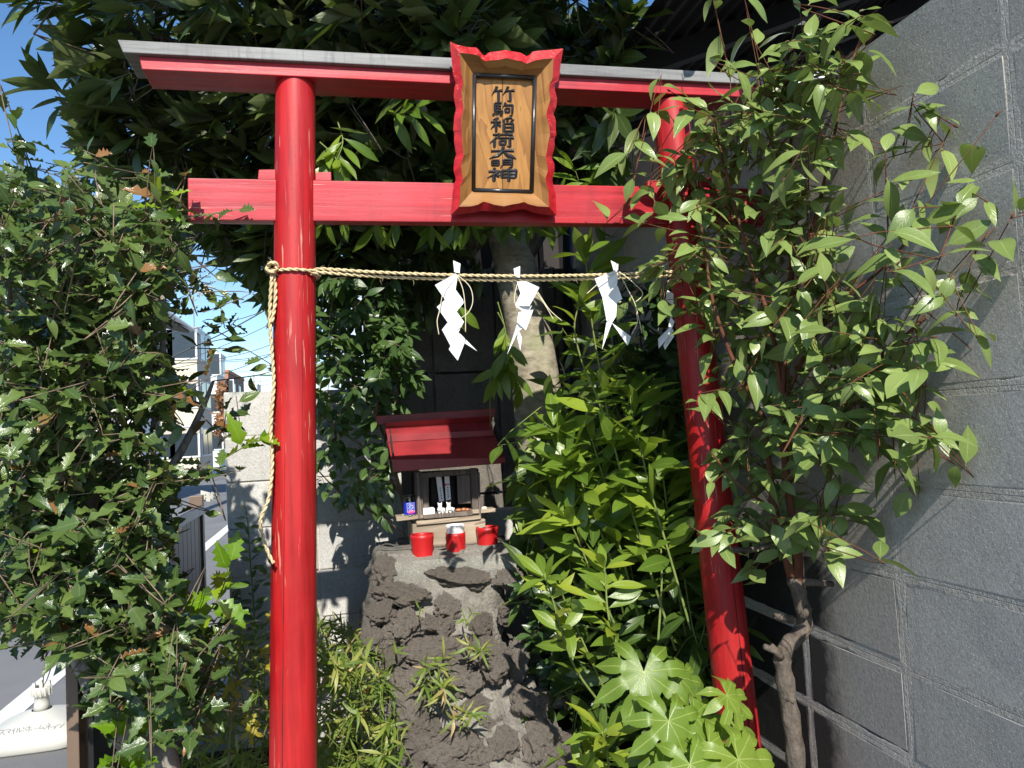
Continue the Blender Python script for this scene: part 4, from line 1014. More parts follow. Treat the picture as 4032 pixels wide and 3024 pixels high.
# concrete slab under the shrine
b = MB(); fr = [pp(330, 345, 2.755), pp(1182, 275, 2.755), pp(1185, 400, 2.755), pp(440, 530, 2.755)]
tl, tr = fr[0], fr[1]; nxs, nzs = 40, 8; grid = []
top = []
for j in range(13):
    for i in range(nxs+1):
        u = i/nxs; v = j/12
        p = tl.lerp(tr, u)+Vector((0, v*.50, .003*v)); n_ = noise.fractal(p*22, .9, 2, 4)
        dd = .004*n_+(-.007 if j == 0 else 0); top.append((p.x, p.y+(.006*noise.noise(p*14) if j == 0 else 0), p.z+dd))
b.add(top, [(j*(nxs+1)+i, j*(nxs+1)+i+1, (j+1)*(nxs+1)+i+1, (j+1)*(nxs+1)+i) for j in range(12) for i in range(nxs)])
front = []
for j in range(nzs+1):
    for i in range(nxs+1):
        u = i/nxs; v = j/nzs; p = tl.lerp(tr, u); low_ = .115-.035*u+.018*math.sin(u*9)
        n_ = noise.fractal(Vector((p.x*20, 4, p.z*20-v*4)), .9, 2, 4)
        front.append((p.x, (top[i][1]+(.006*noise.fractal(Vector((p.x*20, 4, p.z*20-v*4)), .9, 2, 4)-.004 if j else 0)), top[i][2]-v*low_) if j == 0 else (p.x, p.y+.008*n_-.006*math.sin(PI*v), p.z-v*low_))
b.add(front, [(j*(nxs+1)+i, (j+1)*(nxs+1)+i, (j+1)*(nxs+1)+i+1, j*(nxs+1)+i+1) for j in range(nzs) for i in range(nxs)])
for sx, q in ((0, 0), (1, nxs)):
    sd = [Vector(top[k*(nxs+1)+q]) for k in range(13)]; b.add([tuple(p) for p in sd]+[(p.x, p.y, p.z-.10) for p in sd], [((k, k+1, 14+k, 13+k) if sx == 1 else (k+1, k, 13+k, 14+k)) for k in range(12)])
M['slab'] = m_block('mossy_concrete_slab', (.20, .195, .17), (.36, .345, .30), (.17, .17, .10), .8)
b.build('slab', M['slab'], ped, smooth=True)

def rock_mesh(seed, sub=3, rough=.26):
    bm = bmesh.new(); bmesh.ops.create_icosphere(bm, subdivisions=sub, radius=1.0)
    o = Vector((seed*7.3, seed*3.1, seed*1.7)); rg = random.Random(seed)
    cut = [(jit(rg, 1).normalized(), rg.uniform(.62, .9)) for _ in range(9)]
    for v in bm.verts:
        p = v.co.copy(); n_ = p.normalized(); r = 1.0
        for d, c in cut:
            k = n_.dot(d)
            if k > .05: r = min(r, c/k*1.0)
        r += rough*.75*noise.fractal(n_*1.9+o, .8, 2, 3)+rough*.17*noise.ridged_multi_fractal(n_*3.2+o, .9, 2.2, 5, 1.0, 2.0)-rough*.17+rough*.20*noise.fractal(n_*9+o, .7, 2.2, 4)-rough*.22*max(0, noise.noise(n_*6.5+o*1.3)-.18)
        v.co = n_*max(.45, r)
    me = bpy.data.meshes.new('rock'); bm.to_mesh(me); bm.free(); me.polygons.foreach_set('use_smooth', [True]*len(me.polygons)); me.materials.append(M['rock']); return me
rock_lib = [rock_mesh(s, 5, .38) for s in range(1, 13)]
ROCKS = [(338,400,66,95),(455,565,180,72),(820,440,190,62),(1155,455,100,72),(310,665,95,78),(465,765,140,110),(742,655,88,92),(690,765,110,78),(968,745,75,72),(1005,862,62,42),(265,855,85,76),(395,965,95,62),(690,930,235,112),(1062,1010,130,128),(820,1105,140,112),
         (250,1095,92,82),(492,1200,115,205),(1135,690,56,60),(650,1160,70,55),(1300,1260,125,140),(1040,1350,85,55),(480,1570,150,105),(800,1570,240,135),(1120,1530,125,112),(1380,1510,120,150),(1215,1000,70,150),(600,1400,90,80),(930,1260,90,60),(1560,1560,110,120)]
rg = random.Random(21)
for i, (s, t, w, h) in enumerate(ROCKS):
    Y = pedY(t)+.012; s = 700+(s-700)*.96; p = pp(s, t, Y); k = (Y*1.02)/FPX/1.62
    dep = min(w, h)*k*rg.uniform(.75, .95)
    o = place(rock_lib[i % 12], 'rock', ped, p+Vector((0, dep*.10, 0)), (rg.uniform(-.25, .25), rg.uniform(-.2, .2), rg.uniform(-.25, .25)+PI*rg.randrange(2)), (w*k*1.07, dep*1.55, h*k*1.07))
# red paint fleck on one rock is left as a tiny chip
# ------------------------------------------------------------------ little shrine house
def sp(s, t, Y): return at(1450+s/2.475, 1580+t/2.475, Y+.04)
shr = thing('wooden_shrine', 'small weathered wooden shrine house with a two-tier red metal roof on the stone pedestal', 'shrine', tuple(sp(780, 1480, 2.93)))
def slab(q, Y, dep, name, mat, parent, bevel=.0015):
    f = [sp(s, t, Y) for s, t in q]; k = [p+Vector((0, dep, 0)) for p in f]                # q: TL TR BR BL
    b = MB(); b.hexa([f[3], f[2], k[2], k[3], f[0], f[1], k[1], k[0]]); return b.build(name, mat, parent, bevel=bevel, seg=1)
slab([(432,1205),(1142,1150),(1142,1440),(440,1490)], 2.925, .24, 'plinth', M['old_wood_x'], shr)
slab([(470,1172),(1098,1115),(1098,1150),(472,1212)], 2.915, .22, 'plinth_cap', M['old_wood_x'], shr)
slab([(538,1108),(1018,1068),(1018,1112),(540,1148)], 2.925, .20, 'floor_board', M['old_wood'], shr)
slab([(272,1128),(545,1106),(545,1140),(278,1172)], 2.93, .08, 'shelf', M['old_wood_x'], shr)
slab([(1010,1060),(1242,1044),(1242,1080),(1010,1098)], 2.93, .08, 'shelf', M['old_wood_x'], shr)
for q in ([(458,690),(525,685),(540,1165),(480,1170)], [(995,655),(1062,650),(1078,1110),(1018,1112)]):
    slab(q, 2.94, .028, 'post', M['old_wood'], shr)
slab([(520,700),(1000,660),(1000,708),(520,748)], 2.945, .02, 'lintel', M['old_wood'], shr)
slab([(525,745),(585,742),(592,1035),(538,1040)], 2.965, .012, 'door_panel', M['old_wood'], shr)
slab([(865,725),(990,712),(1000,995),(878,1002)], 2.955, .012, 'door_panel', M['old_wood'], shr)
slab([(415,690),(1075,655),(1085,1120),(425,1150)], 3.09, .012, 'back_wall', M['dark_wood'], shr)
f0 = sp(462, 690, 2.965); f1 = sp(470, 1165, 2.965)
for px_ in (462, 1050):
    a = sp(px_, 690, 2.966); c = sp(px_+14, 1130, 2.966); b = MB(); b.hexa([(c.x, 2.966, c.z), (c.x+.008, 2.966, c.z), (c.x+.008, 3.09, c.z), (c.x, 3.09, c.z), (a.x, 2.966, a.z), (a.x+.008, 2.966, a.z), (a.x+.008, 3.09, a.z), (a.x, 3.09, a.z)])
    b.build('side_wall', M['old_wood'], shr)
slab([(610,745),(835,730),(845,1010),(615,1020)], 3.045, .006, 'inner_tablet', M['dark_wood'], shr)
# roof: ridge board, upper tier, lip, lower tier
def sheet(name, top, bot, th=.005):
    """top, bot: (left px, right px, Y) of the upper and lower edge of one roof plane"""
    a, c = sp(*top[0], top[2]), sp(*top[1], top[2]); d, e = sp(*bot[0], bot[2]), sp(*bot[1], bot[2])
    dn = Vector((0, .3, -1)).normalized()*th; yb = 2*3.055
    b = MB(); b.hexa([p+dn for p in (d, e, c, a)]+[d, e, c, a])
    m = [Vector((p.x, yb-p.y, p.z)) for p in (d, e, c, a)]                                    # the far slope
    b.hexa([p+Vector((0, -.3, -1)).normalized()*th for p in (m[3], m[2], m[1], m[0])]+[m[3], m[2], m[1], m[0]])
    return b.build(name, M['roof_red'], shr)
slab([(52,145),(1252,68),(1226,152),(98,230)], 3.03, .05, 'ridge_board', M['roof_red'], shr)
sheet('upper_roof', ((150,200),(1185,135),3.045), ((182,325),(1214,282),2.975))
slab([(182,322),(1216,279),(1232,335),(190,400)], 2.972, .012, 'roof_step', M['roof_red'], shr)
slab([(182,322),(1216,279),(1232,335),(190,400)], 3.126, .012, 'roof_step', M['roof_red'], shr)
sheet('lower_roof', ((188,385),(1230,320),2.985), ((226,572),(1330,552),2.868))
slab([(226,566),(1334,548),(1338,604),(243,690)], 2.866, .010, 'eave_board', M['roof_red'], shr)
for (s, t) in ((205, 300), (1240, 270)):
    gb = MB(); a = sp(s, t, 3.0); gb.add([(a.x, 2.90, a.z-.09), (a.x, 3.21, a.z-.09), (a.x, 3.055, a.z+.02), (a.x+.006, 2.90, a.z-.09), (a.x+.006, 3.21, a.z-.09), (a.x+.006, 3.055, a.z+.02)], [(0, 1, 2), (3, 5, 4), (0, 2, 5, 3), (1, 4, 5, 2), (0, 3, 4, 1)])
    gb.build('gable', M['dark_wood'], shr)

# ------------------------------------------------------------------ offerings
def rad_px(w, Y): return w/2.475/2/FPX*Y*1.0
def cup(label, s0, s1, ttop, tbot, Y, flare, tilt_=0.0, inner=None, dent=None):
    c = sp((s0+s1)/2, tbot-8, Y); r = rad_px(s1-s0, Y); top_ = sp((s0+s1)/2, ttop+10, Y).z-c.z
    t = thing('red_cup', label, 'cup', tuple(c), 'red offering cups in front of the shrine')
    b = MB(); prof = [(r*.90, 0), (r*.92, .002)]
    for i in range(9):
        q = i/8; wob = -.05*math.sin(PI*q)*flare; prof.append((r*(.90+.10*q*flare+wob+(0 if flare else .0)), .003+(top_-.003)*q))
    rr = prof[-1][0]; prof += [(rr-.0045, top_), (rr-.006, top_-.004), (r*.80, top_*.35), (r*.78, .012)]
    b.lathe(c, prof, 40, 0, True, True)
    o = b.build('body', M['cup_red'], t, smooth=True)
    return t, c, r, top_
cup('leftmost red bamboo cup, empty and slightly flared, nearest the slab edge', 418, 652, 1282, 1578, 2.835, 1.0)
t2, c2, r2, h2 = cup('middle red cup, straight sided with a white cup standing in it', 756, 966, 1268, 1535, 2.85, .35)
b = MB(); rw = r2*.83; b.lathe(c2+Vector((0, 0, 0)), [(rw*.72, .012), (rw*.9, h2*.5), (rw, h2), (rw*1.05, h2+.022), (rw*1.09, h2+.030), (rw*1.02, h2+.0305), (rw*.95, h2+.02), (rw*.80, h2*.5), (rw*.7, .02)], 40)
wc = b.build('white_cup', M['white_china'], None, smooth=True); tag(wc, 'white china cup standing inside the middle red cup', 'cup')
cup('rightmost red cup, set furthest back beside the right shrine shelf', 1056, 1282, 1210, 1492, 2.90, .8)

M['glass_clear'] = None
def glass():
    N = NT('clear_glass'); b = N.n('ShaderNodeBsdfPrincipled'); b.inputs['Base Color'].default_value = (.95, .97, .96, 1); b.inputs['Roughness'].default_value = .04
    b.inputs['Transmission Weight'].default_value = 1.0; b.inputs['IOR'].default_value = 1.45; N.l(b.outputs[0], N.out.inputs[0]); return N.mat
M['glass_clear'] = glass(); M['label_blue'] = m_plain('blue_label', (.012, .03, .42), .4, .05, 10, 0); M['label_white'] = m_plain('white_print', (.82, .82, .82), .5, .02, 10, 0)
M['label_pink'] = m_plain('pink_print', (.70, .03, .16), .5, .05, 10, 0); M['sake'] = m_plain('pale_dregs', (.55, .52, .36), .3, .1, 10, 0)
def text_mesh(s, size, width=None):
    cu = bpy.data.curves.new('txt', 'FONT'); cu.body = s; cu.size = size; cu.align_x = 'CENTER'; cu.resolution_u = 2
    o = bpy.data.objects.new('txt', cu); COL.objects.link(o); dg = bpy.context.evaluated_depsgraph_get(); me = bpy.data.meshes.new_from_object(o.evaluated_get(dg))
    V = [tuple(v.co) for v in me.vertices]; F = [tuple(p.vertices) for p in me.polygons]
    bpy.data.objects.remove(o); bpy.data.curves.remove(cu); bpy.data.meshes.remove(me)
    if width and V:
        w = max(v[0] for v in V)-min(v[0] for v in V); k = width/w; V = [(v[0]*k, v[1], v[2]) for v in V]
    return V, F
Yj = 2.952; c = sp(408, 1128, Yj); rj = rad_px(122, Yj); hj = sp(408, 915, Yj).z-c.z
jar = thing('sake_jar', 'small glass wine cup with a blue label on the left shelf of the shrine', 'jar', tuple(c))
b = MB(); b.lathe(c, [(rj*.8, 0), (rj*.94, .003), (rj*.97, .01), (rj*.97, hj*.78), (rj*.92, hj*.86), (rj*.95, hj*.98), (rj*.97, hj), (rj*.90, hj), (rj*.86, hj*.86), (rj*.91, hj*.78), (rj*.91, .008), (rj*.7, .005)], 32)
b.build('glass', M['glass_clear'], jar, smooth=True)
b = MB(); b.lathe(c, [(rj*.89, .007), (rj*.89, .018)], 28); b.build('dregs', M['sake'], jar)
b = MB(); n = 40; z0, z1 = .012, hj*.70; vs = []
for i in range(n+1):
    a = -PI+2*PI*i/n*.93; vs += [(c.x+rj*.985*math.sin(a), c.y-rj*.985*math.cos(a), c.z+z0), (c.x+rj*.985*math.sin(a), c.y-rj*.985*math.cos(a), c.z+z1)]
b.add(vs, [(2*i, 2*i+2, 2*i+3, 2*i+1) for i in range(n)]); lab = b.build('label', M['label_blue'], jar, smooth=True)
def on_jar(b, V, F, dx, dz, mi, k=1.0):
    R_ = rj*1.0; b.add([(c.x+R_*math.sin((v[0]+dx)/R_), c.y-R_*math.cos((v[0]+dx)/R_), c.z+dz+v[1]) for v in V], F, mi)
b = MB(); w = rj*1.05
for txt, sz, dz, wd in (('One', .015, z1-.0165, w*.78), ('CUP', .013, z1-.0275, w*.86), ('OZEKI', .0075, z1-.0355, w*.8)):
    V, F = text_mesh(txt, sz, wd); on_jar(b, V, F, .004, dz, 0)
fw = w*.5
for x0, x1, q0, q1 in ((-fw, -fw+.0012, z1-.038, z1-.003), (fw+.005, fw+.0062, z1-.038, z1-.003), (-fw, fw+.006, z1-.0385, z1-.0375), (-fw, fw+.006, z1-.004, z1-.003)):
    n = 6; V = []; F = []
    for i in range(n+1): V += [(x0+(x1-x0)*i/n, q0), (x0+(x1-x0)*i/n, q1)]
    F = [(2*i, 2*i+2, 2*i+3, 2*i+1) for i in range(n)]; on_jar(b, V, F, 0, 0, 0)
for i in range(5):
    x = -.013+i*.0062; V = [(x, z0+.004), (x+.0050, z0+.004), (x+.0050, z0+.016), (x, z0+.016)]; on_jar(b, V, [(0, 1, 2, 3)], .004, 0, 1)
b.build('lettering', [M['label_white'], M['label_pink']], lab)
tag(slab([(536,1047),(648,1042),(650,1104),(537,1112)], 2.935, .05, 'white_box', M['paper'], None, .001), 'small plain white box on the shrine floor beside the jar', 'box')
# two white fox figurines wearing red bibs
def fox(label, s, t0, t1, Y, turn):
    base = sp(s, t1, Y); H = (sp(s, t0, Y).z-base.z); t = thing('fox_figurine', label, 'figurine', tuple(base), 'white fox figurines in the shrine')
    bm = bmesh.new(); verts = []
    me = bpy.data.meshes.new('body'); E = []
    J = [((0, 0, .10), .26), ((0, -.02, .34), .21), ((0, -.05, .55), .14), ((0, -.07, .72), .17), ((0, -.22, .68), .085), ((-.09, -.05, .90), .055), ((-.12, -.05, 1.02), .015), ((.09, -.05, .90), .055), ((.12, -.05, 1.02), .015), ((-.10, -.19, .28), .075), ((-.10, -.23, .02), .075), ((.10, -.19, .28), .075), ((.10, -.23, .02), .075), ((.22, .12, .20), .10), ((.30, .10, .46), .06)]
    ED = [(0, 1), (1, 2), (2, 3), (3, 4), (3, 5), (5, 6), (3, 7), (7, 8), (1, 9), (9, 10), (1, 11), (11, 12), (0, 13), (13, 14)]
    ct, st = math.cos(turn), math.sin(turn)
    me.from_pydata([((p[0]*ct-p[1]*st)*H*1.5, (p[0]*st+p[1]*ct)*H*1.3, p[2]*H) for p, r in J], ED, [])
    o = bpy.data.objects.new('body', me); COL.objects.link(o); o.parent = t
    sk = o.modifiers.new('skin', 'SKIN'); 
    for i, (p, r) in enumerate(J): me.skin_vertices[0].data[i].radius = (r*H*1.3, r*H*1.3); me.skin_vertices[0].data[i].use_root = (i == 0)
    o.modifiers.new('sub', 'SUBSURF').levels = 1; o.modifiers['sub'].render_levels = 1
    me.materials.append(M['white_china']); sk.use_smooth_shade = True
    b = MB(); q = [Vector(((.15*math.sin(a)*ct+(.05+.15*math.cos(a))*st)*H, ((.15*math.sin(a))*st-(.05+.15*math.cos(a))*ct)*H, .52*H-.03*H*math.cos(a)))+base for a in [i*2*PI/20 for i in range(21)]]
    b.tube(q, .045*H, 6); fpos = base+Vector((0, -.24*H, .40*H)); b.add([fpos+Vector((x*H, y*H, z*H)) for x, y, z in ((-.12, .02, .10), (.12, .02, .10), (.07, -.03, -.06), (-.07, -.03, -.06))], [(0, 3, 2, 1)])
    b.build('red_bib', M['cup_red'], t, smooth=True)
fox('left white fox figurine with a red bib before the shrine doors', 700, 985, 1098, 2.942, .15); fox('right white fox figurine with a red bib before the shrine doors', 788, 978, 1092, 2.942, -.2)
for i, (q, lab_) in enumerate(((((660,738),(712,735),(740,972),(692,980)), 'left white paper talisman leaning inside the shrine opening'), (((742,733),(790,731),(806,958),(758,966)), 'right white paper talisman with a red cord inside the shrine opening'))):
    tl = thing('paper_talisman', lab_, 'talisman', tuple(sp(q[3][0], q[3][1], 2.99)))
    slab(list(q), 3.0, .001, 'paper_strip', M['paper'], tl, 0)
    b = MB(); w = q[1][0]-q[0][0]
    for k in range(5):
        u = .45+k*.1; x = q[0][0]+(q[3][0]-q[0][0])*u+w*.5; y = q[0][1]+(q[3][1]-q[0][1])*u
        for dx, dy, ww, hh in ((-9, -4, 18, 3), (-7, 4, 15, 3), (-2, -7, 4, 16)):
            P = [sp(x+dx, y+dy, 2.9985), sp(x+dx+ww, y+dy-1, 2.9985), sp(x+dx+ww, y+dy+hh, 2.9985), sp(x+dx, y+dy+hh, 2.9985)]; b.add(P, [(0, 1, 2, 3)])
    b.build('brush_writing', M['ink'], tl)
    if i: 
        b = MB(); b.tube([sp(735, 815, 2.996), sp(765, 808, 2.994), sp(795, 812, 2.996)], .0018, 6); b.tube([sp(765, 808, 2.994), sp(740, 835, 2.994)], .0014, 5); b.build('red_cord', M['cup_red'], tl)
def pebble(name, label, cat, s, t, w, h, Y, mat, seed, group=None):
    bm = bmesh.new(); bmesh.ops.create_icosphere(bm, subdivisions=3, radius=1.0); o_ = Vector((seed, 2, 5)); k = Y/FPX/2.475/2
    for v in bm.verts: v.co *= 1+.10*noise.noise(v.co*1.6+o_)
    bmesh.ops.scale(bm, vec=(w*k, min(w, h)*k, h*k), verts=bm.verts)
    me = bpy.data.meshes.new(name); bm.to_mesh(me); bm.free(); me.polygons.foreach_set('use_smooth', [True]*len(me.polygons)); me.materials.append(mat)
    o = bpy.data.objects.new(name, me); COL.objects.link(o); o.location = sp(s, t, Y); return tag(o, label, cat, group)
M['nut'] = m_plain('red_brown_nut_shell', (.36, .14, .06), .45, .2, 60, .2); M['pebble'] = m_plain('pale_pebble', (.58, .55, .48), .8, .12, 40, .3); M['stone_grey'] = m_plain('grey_pebble', (.20, .19, .18), .8, .2, 40, .4)
for i, (s, t, w, h, l) in enumerate(((880,1060,66,34,'leftmost of the three brown dates on the shrine floor'), (930,1054,54,32,'middle brown date, upright between two others on the shrine floor'), (965,1056,52,32,'rightmost of the three brown dates, nearest the right shrine post'))):
    pebble('date_fruit', l, 'fruit', s, t, w, h, 2.935+.006*(i % 2), M['nut'], i, 'brown dates offered in the shrine')
pebble('pebble', 'pale round pebble lying on the right shelf of the shrine', 'stone', 1130, 1040, 62, 34, 2.945, M['pebble'], 8)
pebble('pebble', 'small grey stone on the left shelf beside the glass jar', 'stone', 338, 1112, 44, 32, 2.945, M['stone_grey'], 9)

# fallen leaves
def fallen(label, p, d, n_, L, k=0):
    V, F, UV = T_DEAD[k]; f = Foliage([T_DEAD[k]], M['leaf_dead']); f.put(p, d, n_, L, random.random(), 0); me = f.meshes()[0].copy()
    q = f.L[0]; o = bpy.data.objects.new('fallen_leaf', me); COL.objects.link(o); a, b_, c_ = q[3], q[4], q[5]
    o.matrix_world = Matrix(((a.x, b_.x, c_.x, p[0]), (a.y, b_.y, c_.y, p[1]), (a.z, b_.z, c_.z, p[2]), (0, 0, 0, 1))); return tag(o, label, 'leaf', 'dead leaves fallen around the pedestal')
random.seed(4)
fallen('curled dead leaf between the middle and right red cups', sp(1005, 1500, 2.86), (1, .1, .15), (0, -.5, 1), .042, 1)
fallen('crumpled dead leaf between the left and middle red cups', sp(712, 1508, 2.86), (.8, -.2, .3), (-.3, -.6, 1), .026, 0)
fallen('dead leaf lying at the right end of the slab behind the right cup', sp(1320, 1400, 2.95), (1, .2, .1), (.1, -.4, 1), .05, 0)
fallen('large tan dead leaf stuck upright in the dwarf bamboo by the rocks', at(1405, 2688, 2.45), (.75, -.05, -.62), (-.3, -1, .3), .075, 0)
fallen('small tan dead leaf curled on a low rock at the pedestal edge', at(1472, 2643, 2.52), (.75, -.1, -.55), (-.2, -1, .4), .038, 1)
fallen('dry orange leaf caught on top of the spiny bush at far left', at(195, 770, 1.95), (.8, 0, -.5), (-.4, -1, .2), .11, 1)

# ------------------------------------------------------------------ fence along the street edge
fen = thing('slatted_fence', 'brown metal fence of upright slats running between the garden and the street at left', 'fence', (-.75, 3.4, 0))
y = 2.46; k = 0
sl = MB(); sl.box((-.757, -.045, .04), (-.743, .045, 1.09)); proto = None
while y < 4.25:
    if proto is None:
        sl.v = [(v[0]+.75, v[1], v[2]) for v in sl.v]; me = bpy.data.meshes.new('slat'); me.from_pydata(sl.v, [], sl.f); me.materials.append(M['brown_metal']); proto = me
    place(proto, 'slat', fen, (-.75, y+.045, 0)); y += .099
for yy, w in ((2.42, .022), (4.33, .055)):
    b = MB(); b.box((-.775-w*.4, yy-.02, 0), (-.765+w*.6, yy+.035, 1.155)); b.build('fence_post', M['brown_metal'], fen, bevel=.003)
for z0 in (.10, 1.06):
    b = MB(); b.box((-.742, 2.45, z0), (-.722, 4.31, z0+.045)); b.build('rail', M['black_metal'], fen)
b = MB(); b.box((-.741, 2.442, .0), (-.728, 2.80, .80)); b.build('kick_panel', M['black_metal'], fen)  # black sheet added for the dark of the shaded near slats
for (q, lab_) in ((((790,1931),(829,1940),(827,1975),(790,1973)), 'left of the two white square plates bolted beside the fence post'), (((832,1936),(860,1946),(849,1972),(827,1962)), 'right of the two white square plates, tilted, beside the fence post')):
    P = [at(*p, 4.40) for p in q]; b = MB(); k = [p+Vector((0, .01, 0)) for p in P]; b.hexa([P[3], P[2], k[2], k[3], P[0], P[1], k[1], k[0]])
    t = thing('wall_plate', lab_, 'plate', tuple(P[3])); b.build('plate', M['plastic'], t)
    c = (P[0]+P[1]+P[2]+P[3])/4; b = MB()
    for dz in (-.008, .010): b.tube([c+Vector((0, -.006, dz)), c+Vector((0, .004, dz))], .003, 8)
    b.build('bolt', M['steel'], t)
b = MB(); a = at(795, 1952, 4.41); b.box((a.x-.03, 4.411, a.z-.008), (a.x+.09, 4.425, a.z+.008)); tag(b.build('bracket', M['steel']), 'thin steel bracket holding two white plates to the fence post', 'bracket')

# ------------------------------------------------------------------ plastic parasol foot on the street
Yb = 4.32; cb = at(165, 2790, Yb); zb0 = 0.0
ub = thing('parasol_foot', 'cream plastic parasol foot with handwritten lettering standing on the street at lower left', 'parasol base', (cb.x, Yb, 0))
hw = .232; zs_ = cb.z; prof = [(hw*.93, 0.0), (hw, .012), (hw, zs_*.36), (hw*.985, zs_*.42), (hw*.93, zs_*.48), (hw*.62, zs_*.72), (hw*.36, zs_*.90), (.052, zs_*.985), (.045, zs_)]
b = MB(); n = 72
for r, z in prof:
    e = .42 if r > hw*.5 else (.42+(1-.42)*(hw*.5-r)/(hw*.5-.045) if r < hw*.5 else .42)
    for k in range(n):
        a = 2*PI*k/n+PI/4*0; ca, sa = math.cos(a), math.sin(a)
        b.v.append((cb.x+r*math.copysign(abs(ca)**e, ca), Yb+r*math.copysign(abs(sa)**e, sa), z))
for i in range(len(prof)-1):
    for k in range(n):
        k2 = (k+1) % n; b.f.append((i*n+k, i*n+k2, (i+1)*n+k2, (i+1)*n+k)); b.m.append(0)
b.f.append(tuple(reversed(range(n)))); b.m.append(0)
body = b.build('tank', M['plastic'], ub, smooth=True)
tree_ = BVHTree.FromPolygons([Vector(v) for v in b.v], b.f)
zt = at(163, 2700, Yb).z; b = MB(); b.lathe((cb.x, Yb, 0), [(.040, zs_-.01), (.034, zs_+.03), (.031, zt-.045), (.044, zt-.043), (.046, zt-.008), (.040, zt), (.030, zt), (.028, zs_)], 28); b.build('neck', M['plastic'], ub, smooth=True)
b = MB()
for k in range(14):
    a = 2*PI*k/14; b.tube([(cb.x+.045*math.cos(a), Yb+.045*math.sin(a), zt-.044), (cb.x+.046*math.cos(a), Yb+.046*math.sin(a), zt-.006)], .0035, 5)
for k in range(4):
    a = 2*PI*k/4+.4; b.box((cb.x+.032*math.cos(a)-.007, Yb+.032*math.sin(a)-.007, zt-.002), (cb.x+.032*math.cos(a)+.007, Yb+.032*math.sin(a)+.007, zt+.02))
b.build('clamp_collar', M['plastic'], ub)
KANA = [((-12,1075,82,1150), [[(.15,.1),(.85,.05),(.1,.95)],[(.55,.55),(.9,1.0)]]), ((82,1060,180,1130), [[(.05,.2),(.95,.1),(.5,.7)],[(.4,.5),(.65,.95)]]),
 ((178,1050,240,1140), [[(.9,.0),(.1,.5)],[(.6,.25),(.45,1.0)]]), ((240,1045,345,1120), [[(.3,.1),(.25,.5),(.05,.95)],[(.55,.0),(.5,.9),(1.0,.5)]]),
 ((350,1030,398,1100), [[(.2,.1),(.25,.4)],[(.7,.3),(.8,.6)],[(.3,.75),(.4,1.0)]]), ((395,1010,500,1105), [[(.05,.35),(.95,.2)],[(.5,.0),(.5,.95),(.35,.85)],[(.25,.55),(.1,.8)],[(.7,.5),(.9,.75)]]),
 ((500,1040,590,1075), [[(.05,.6),(.95,.35)]]), ((585,1000,690,1070), [[(.5,.0),(.15,.8),(.9,.65)],[(.65,.4),(1.0,.95)]]),
 ((690,968,812,1072), [[(.45,.0),(.55,.12)],[(.1,.35),(.8,.2),(.05,.8)],[(.45,.45),(.5,1.0)],[(.6,.5),(.85,.7)]]), ((808,1010,872,1065), [[(.1,.2),(.2,.5)],[(.45,.1),(.5,.4)],[(.95,.0),(.4,1.0)]]), ((872,980,990,1045), [[(.1,.2),(.2,.5)],[(.4,.1),(.48,.4)],[(1.0,.0),(.4,1.0)]])]
b = MB()
for (x0, y0, x1, y1), ss in KANA:
    for P in ss:
        Q = resample(P, 9); L = []
        for (s, t) in Q:
            r = ray((x0+s*(x1-x0))/3.913, 2600+(y0+t*(y1-y0))/3.913).normalized(); h = tree_.ray_cast(CAM, r)
            if h[0] is not None: L.append(h[0]+h[1]*.0008*(1 if h[1].dot(r) < 0 else -1))
        if len(L) > 2: b.tube(L, .0017, 5)
b.build('lettering', M['ink'], ub)
# ------------------------------------------------------------------ plants
def wood(name, branches, mat, parent, n=7, smooth=True, kind=None):
    b = MB()
    for pts, rad in branches: b.tube(pts, rad, n)
    return b.build(name, mat, parent, smooth=smooth, kind=kind)
def taper(pts, r0, r1): return (pts, [r0+(r1-r0)*i/(len(pts)-1) for i in range(len(pts))])
def px_path(P, n=8): return spline([at(*p) for p in P], n)

# ---- large tree: trunk behind the shrine, crown arching over the gate
rg = random.Random(41)
tree = thing('evergreen_tree', 'large evergreen tree, pale trunk behind the shrine and dark long-leaved crown over the gate', 'tree', (.85, 3.25, 0))
tr = px_path([(2170,2350,3.25),(2150,1900,3.22),(2125,1650,3.2),(2095,1400,3.2),(2050,1150,3.2),(2010,960,3.2),(1960,780,3.2),(1905,560,3.15),(1860,250,3.1),(1830,-150,3.0)], 8)
nt = len(tr); trr = [.125-.055*(i/(nt-1))**.8+(.02 if i < 6 else 0) for i in range(nt)]
b = MB(); n = 26
tub = MB(); tub.tube(tr, trr, n)
V = []
for i, v in enumerate(tub.v):
    p = Vector(v); c = Vector(tr[min(nt-1, i//n)]); d = (p-c); q = 1+.07*noise.noise(Vector((p.x*9, p.y*9, p.z*2.2)))+.03*noise.noise(p*22); V.append(tuple(c+d*q))
tub.v = V; tub.build('trunk', M['bark_grey'], tree, smooth=True)
limb_px = [[(1990,900,3.25),(1850,960,3.3),(1680,930,3.35),(1450,900,3.4),(1200,780,3.35),(900,640,3.2),(600,520,3.05)],
           [(1960,780,3.2),(1750,600,3.2),(1450,420,3.1),(1000,250,2.95),(500,120,2.8)],
           [(1880,420,3.12),(1500,100,2.9),(1100,-250,2.6),(700,-500,2.3)],
           [(2040,1060,3.2),(2180,800,3.1),(2290,480,3.0),(2370,230,2.95),(2500,-60,2.8),(2700,-400,2.5)],
           [(1850,100,3.05),(1900,-300,2.6),(1950,-800,2.2)], [(1950,740,3.2),(1880,300,3.4),(1500,-100,3.6)], [(1990,900,3.2),(1700,760,3.5),(1350,560,3.7)]]
def sunline(Y): return 2.10+.84*(3.1-Y)
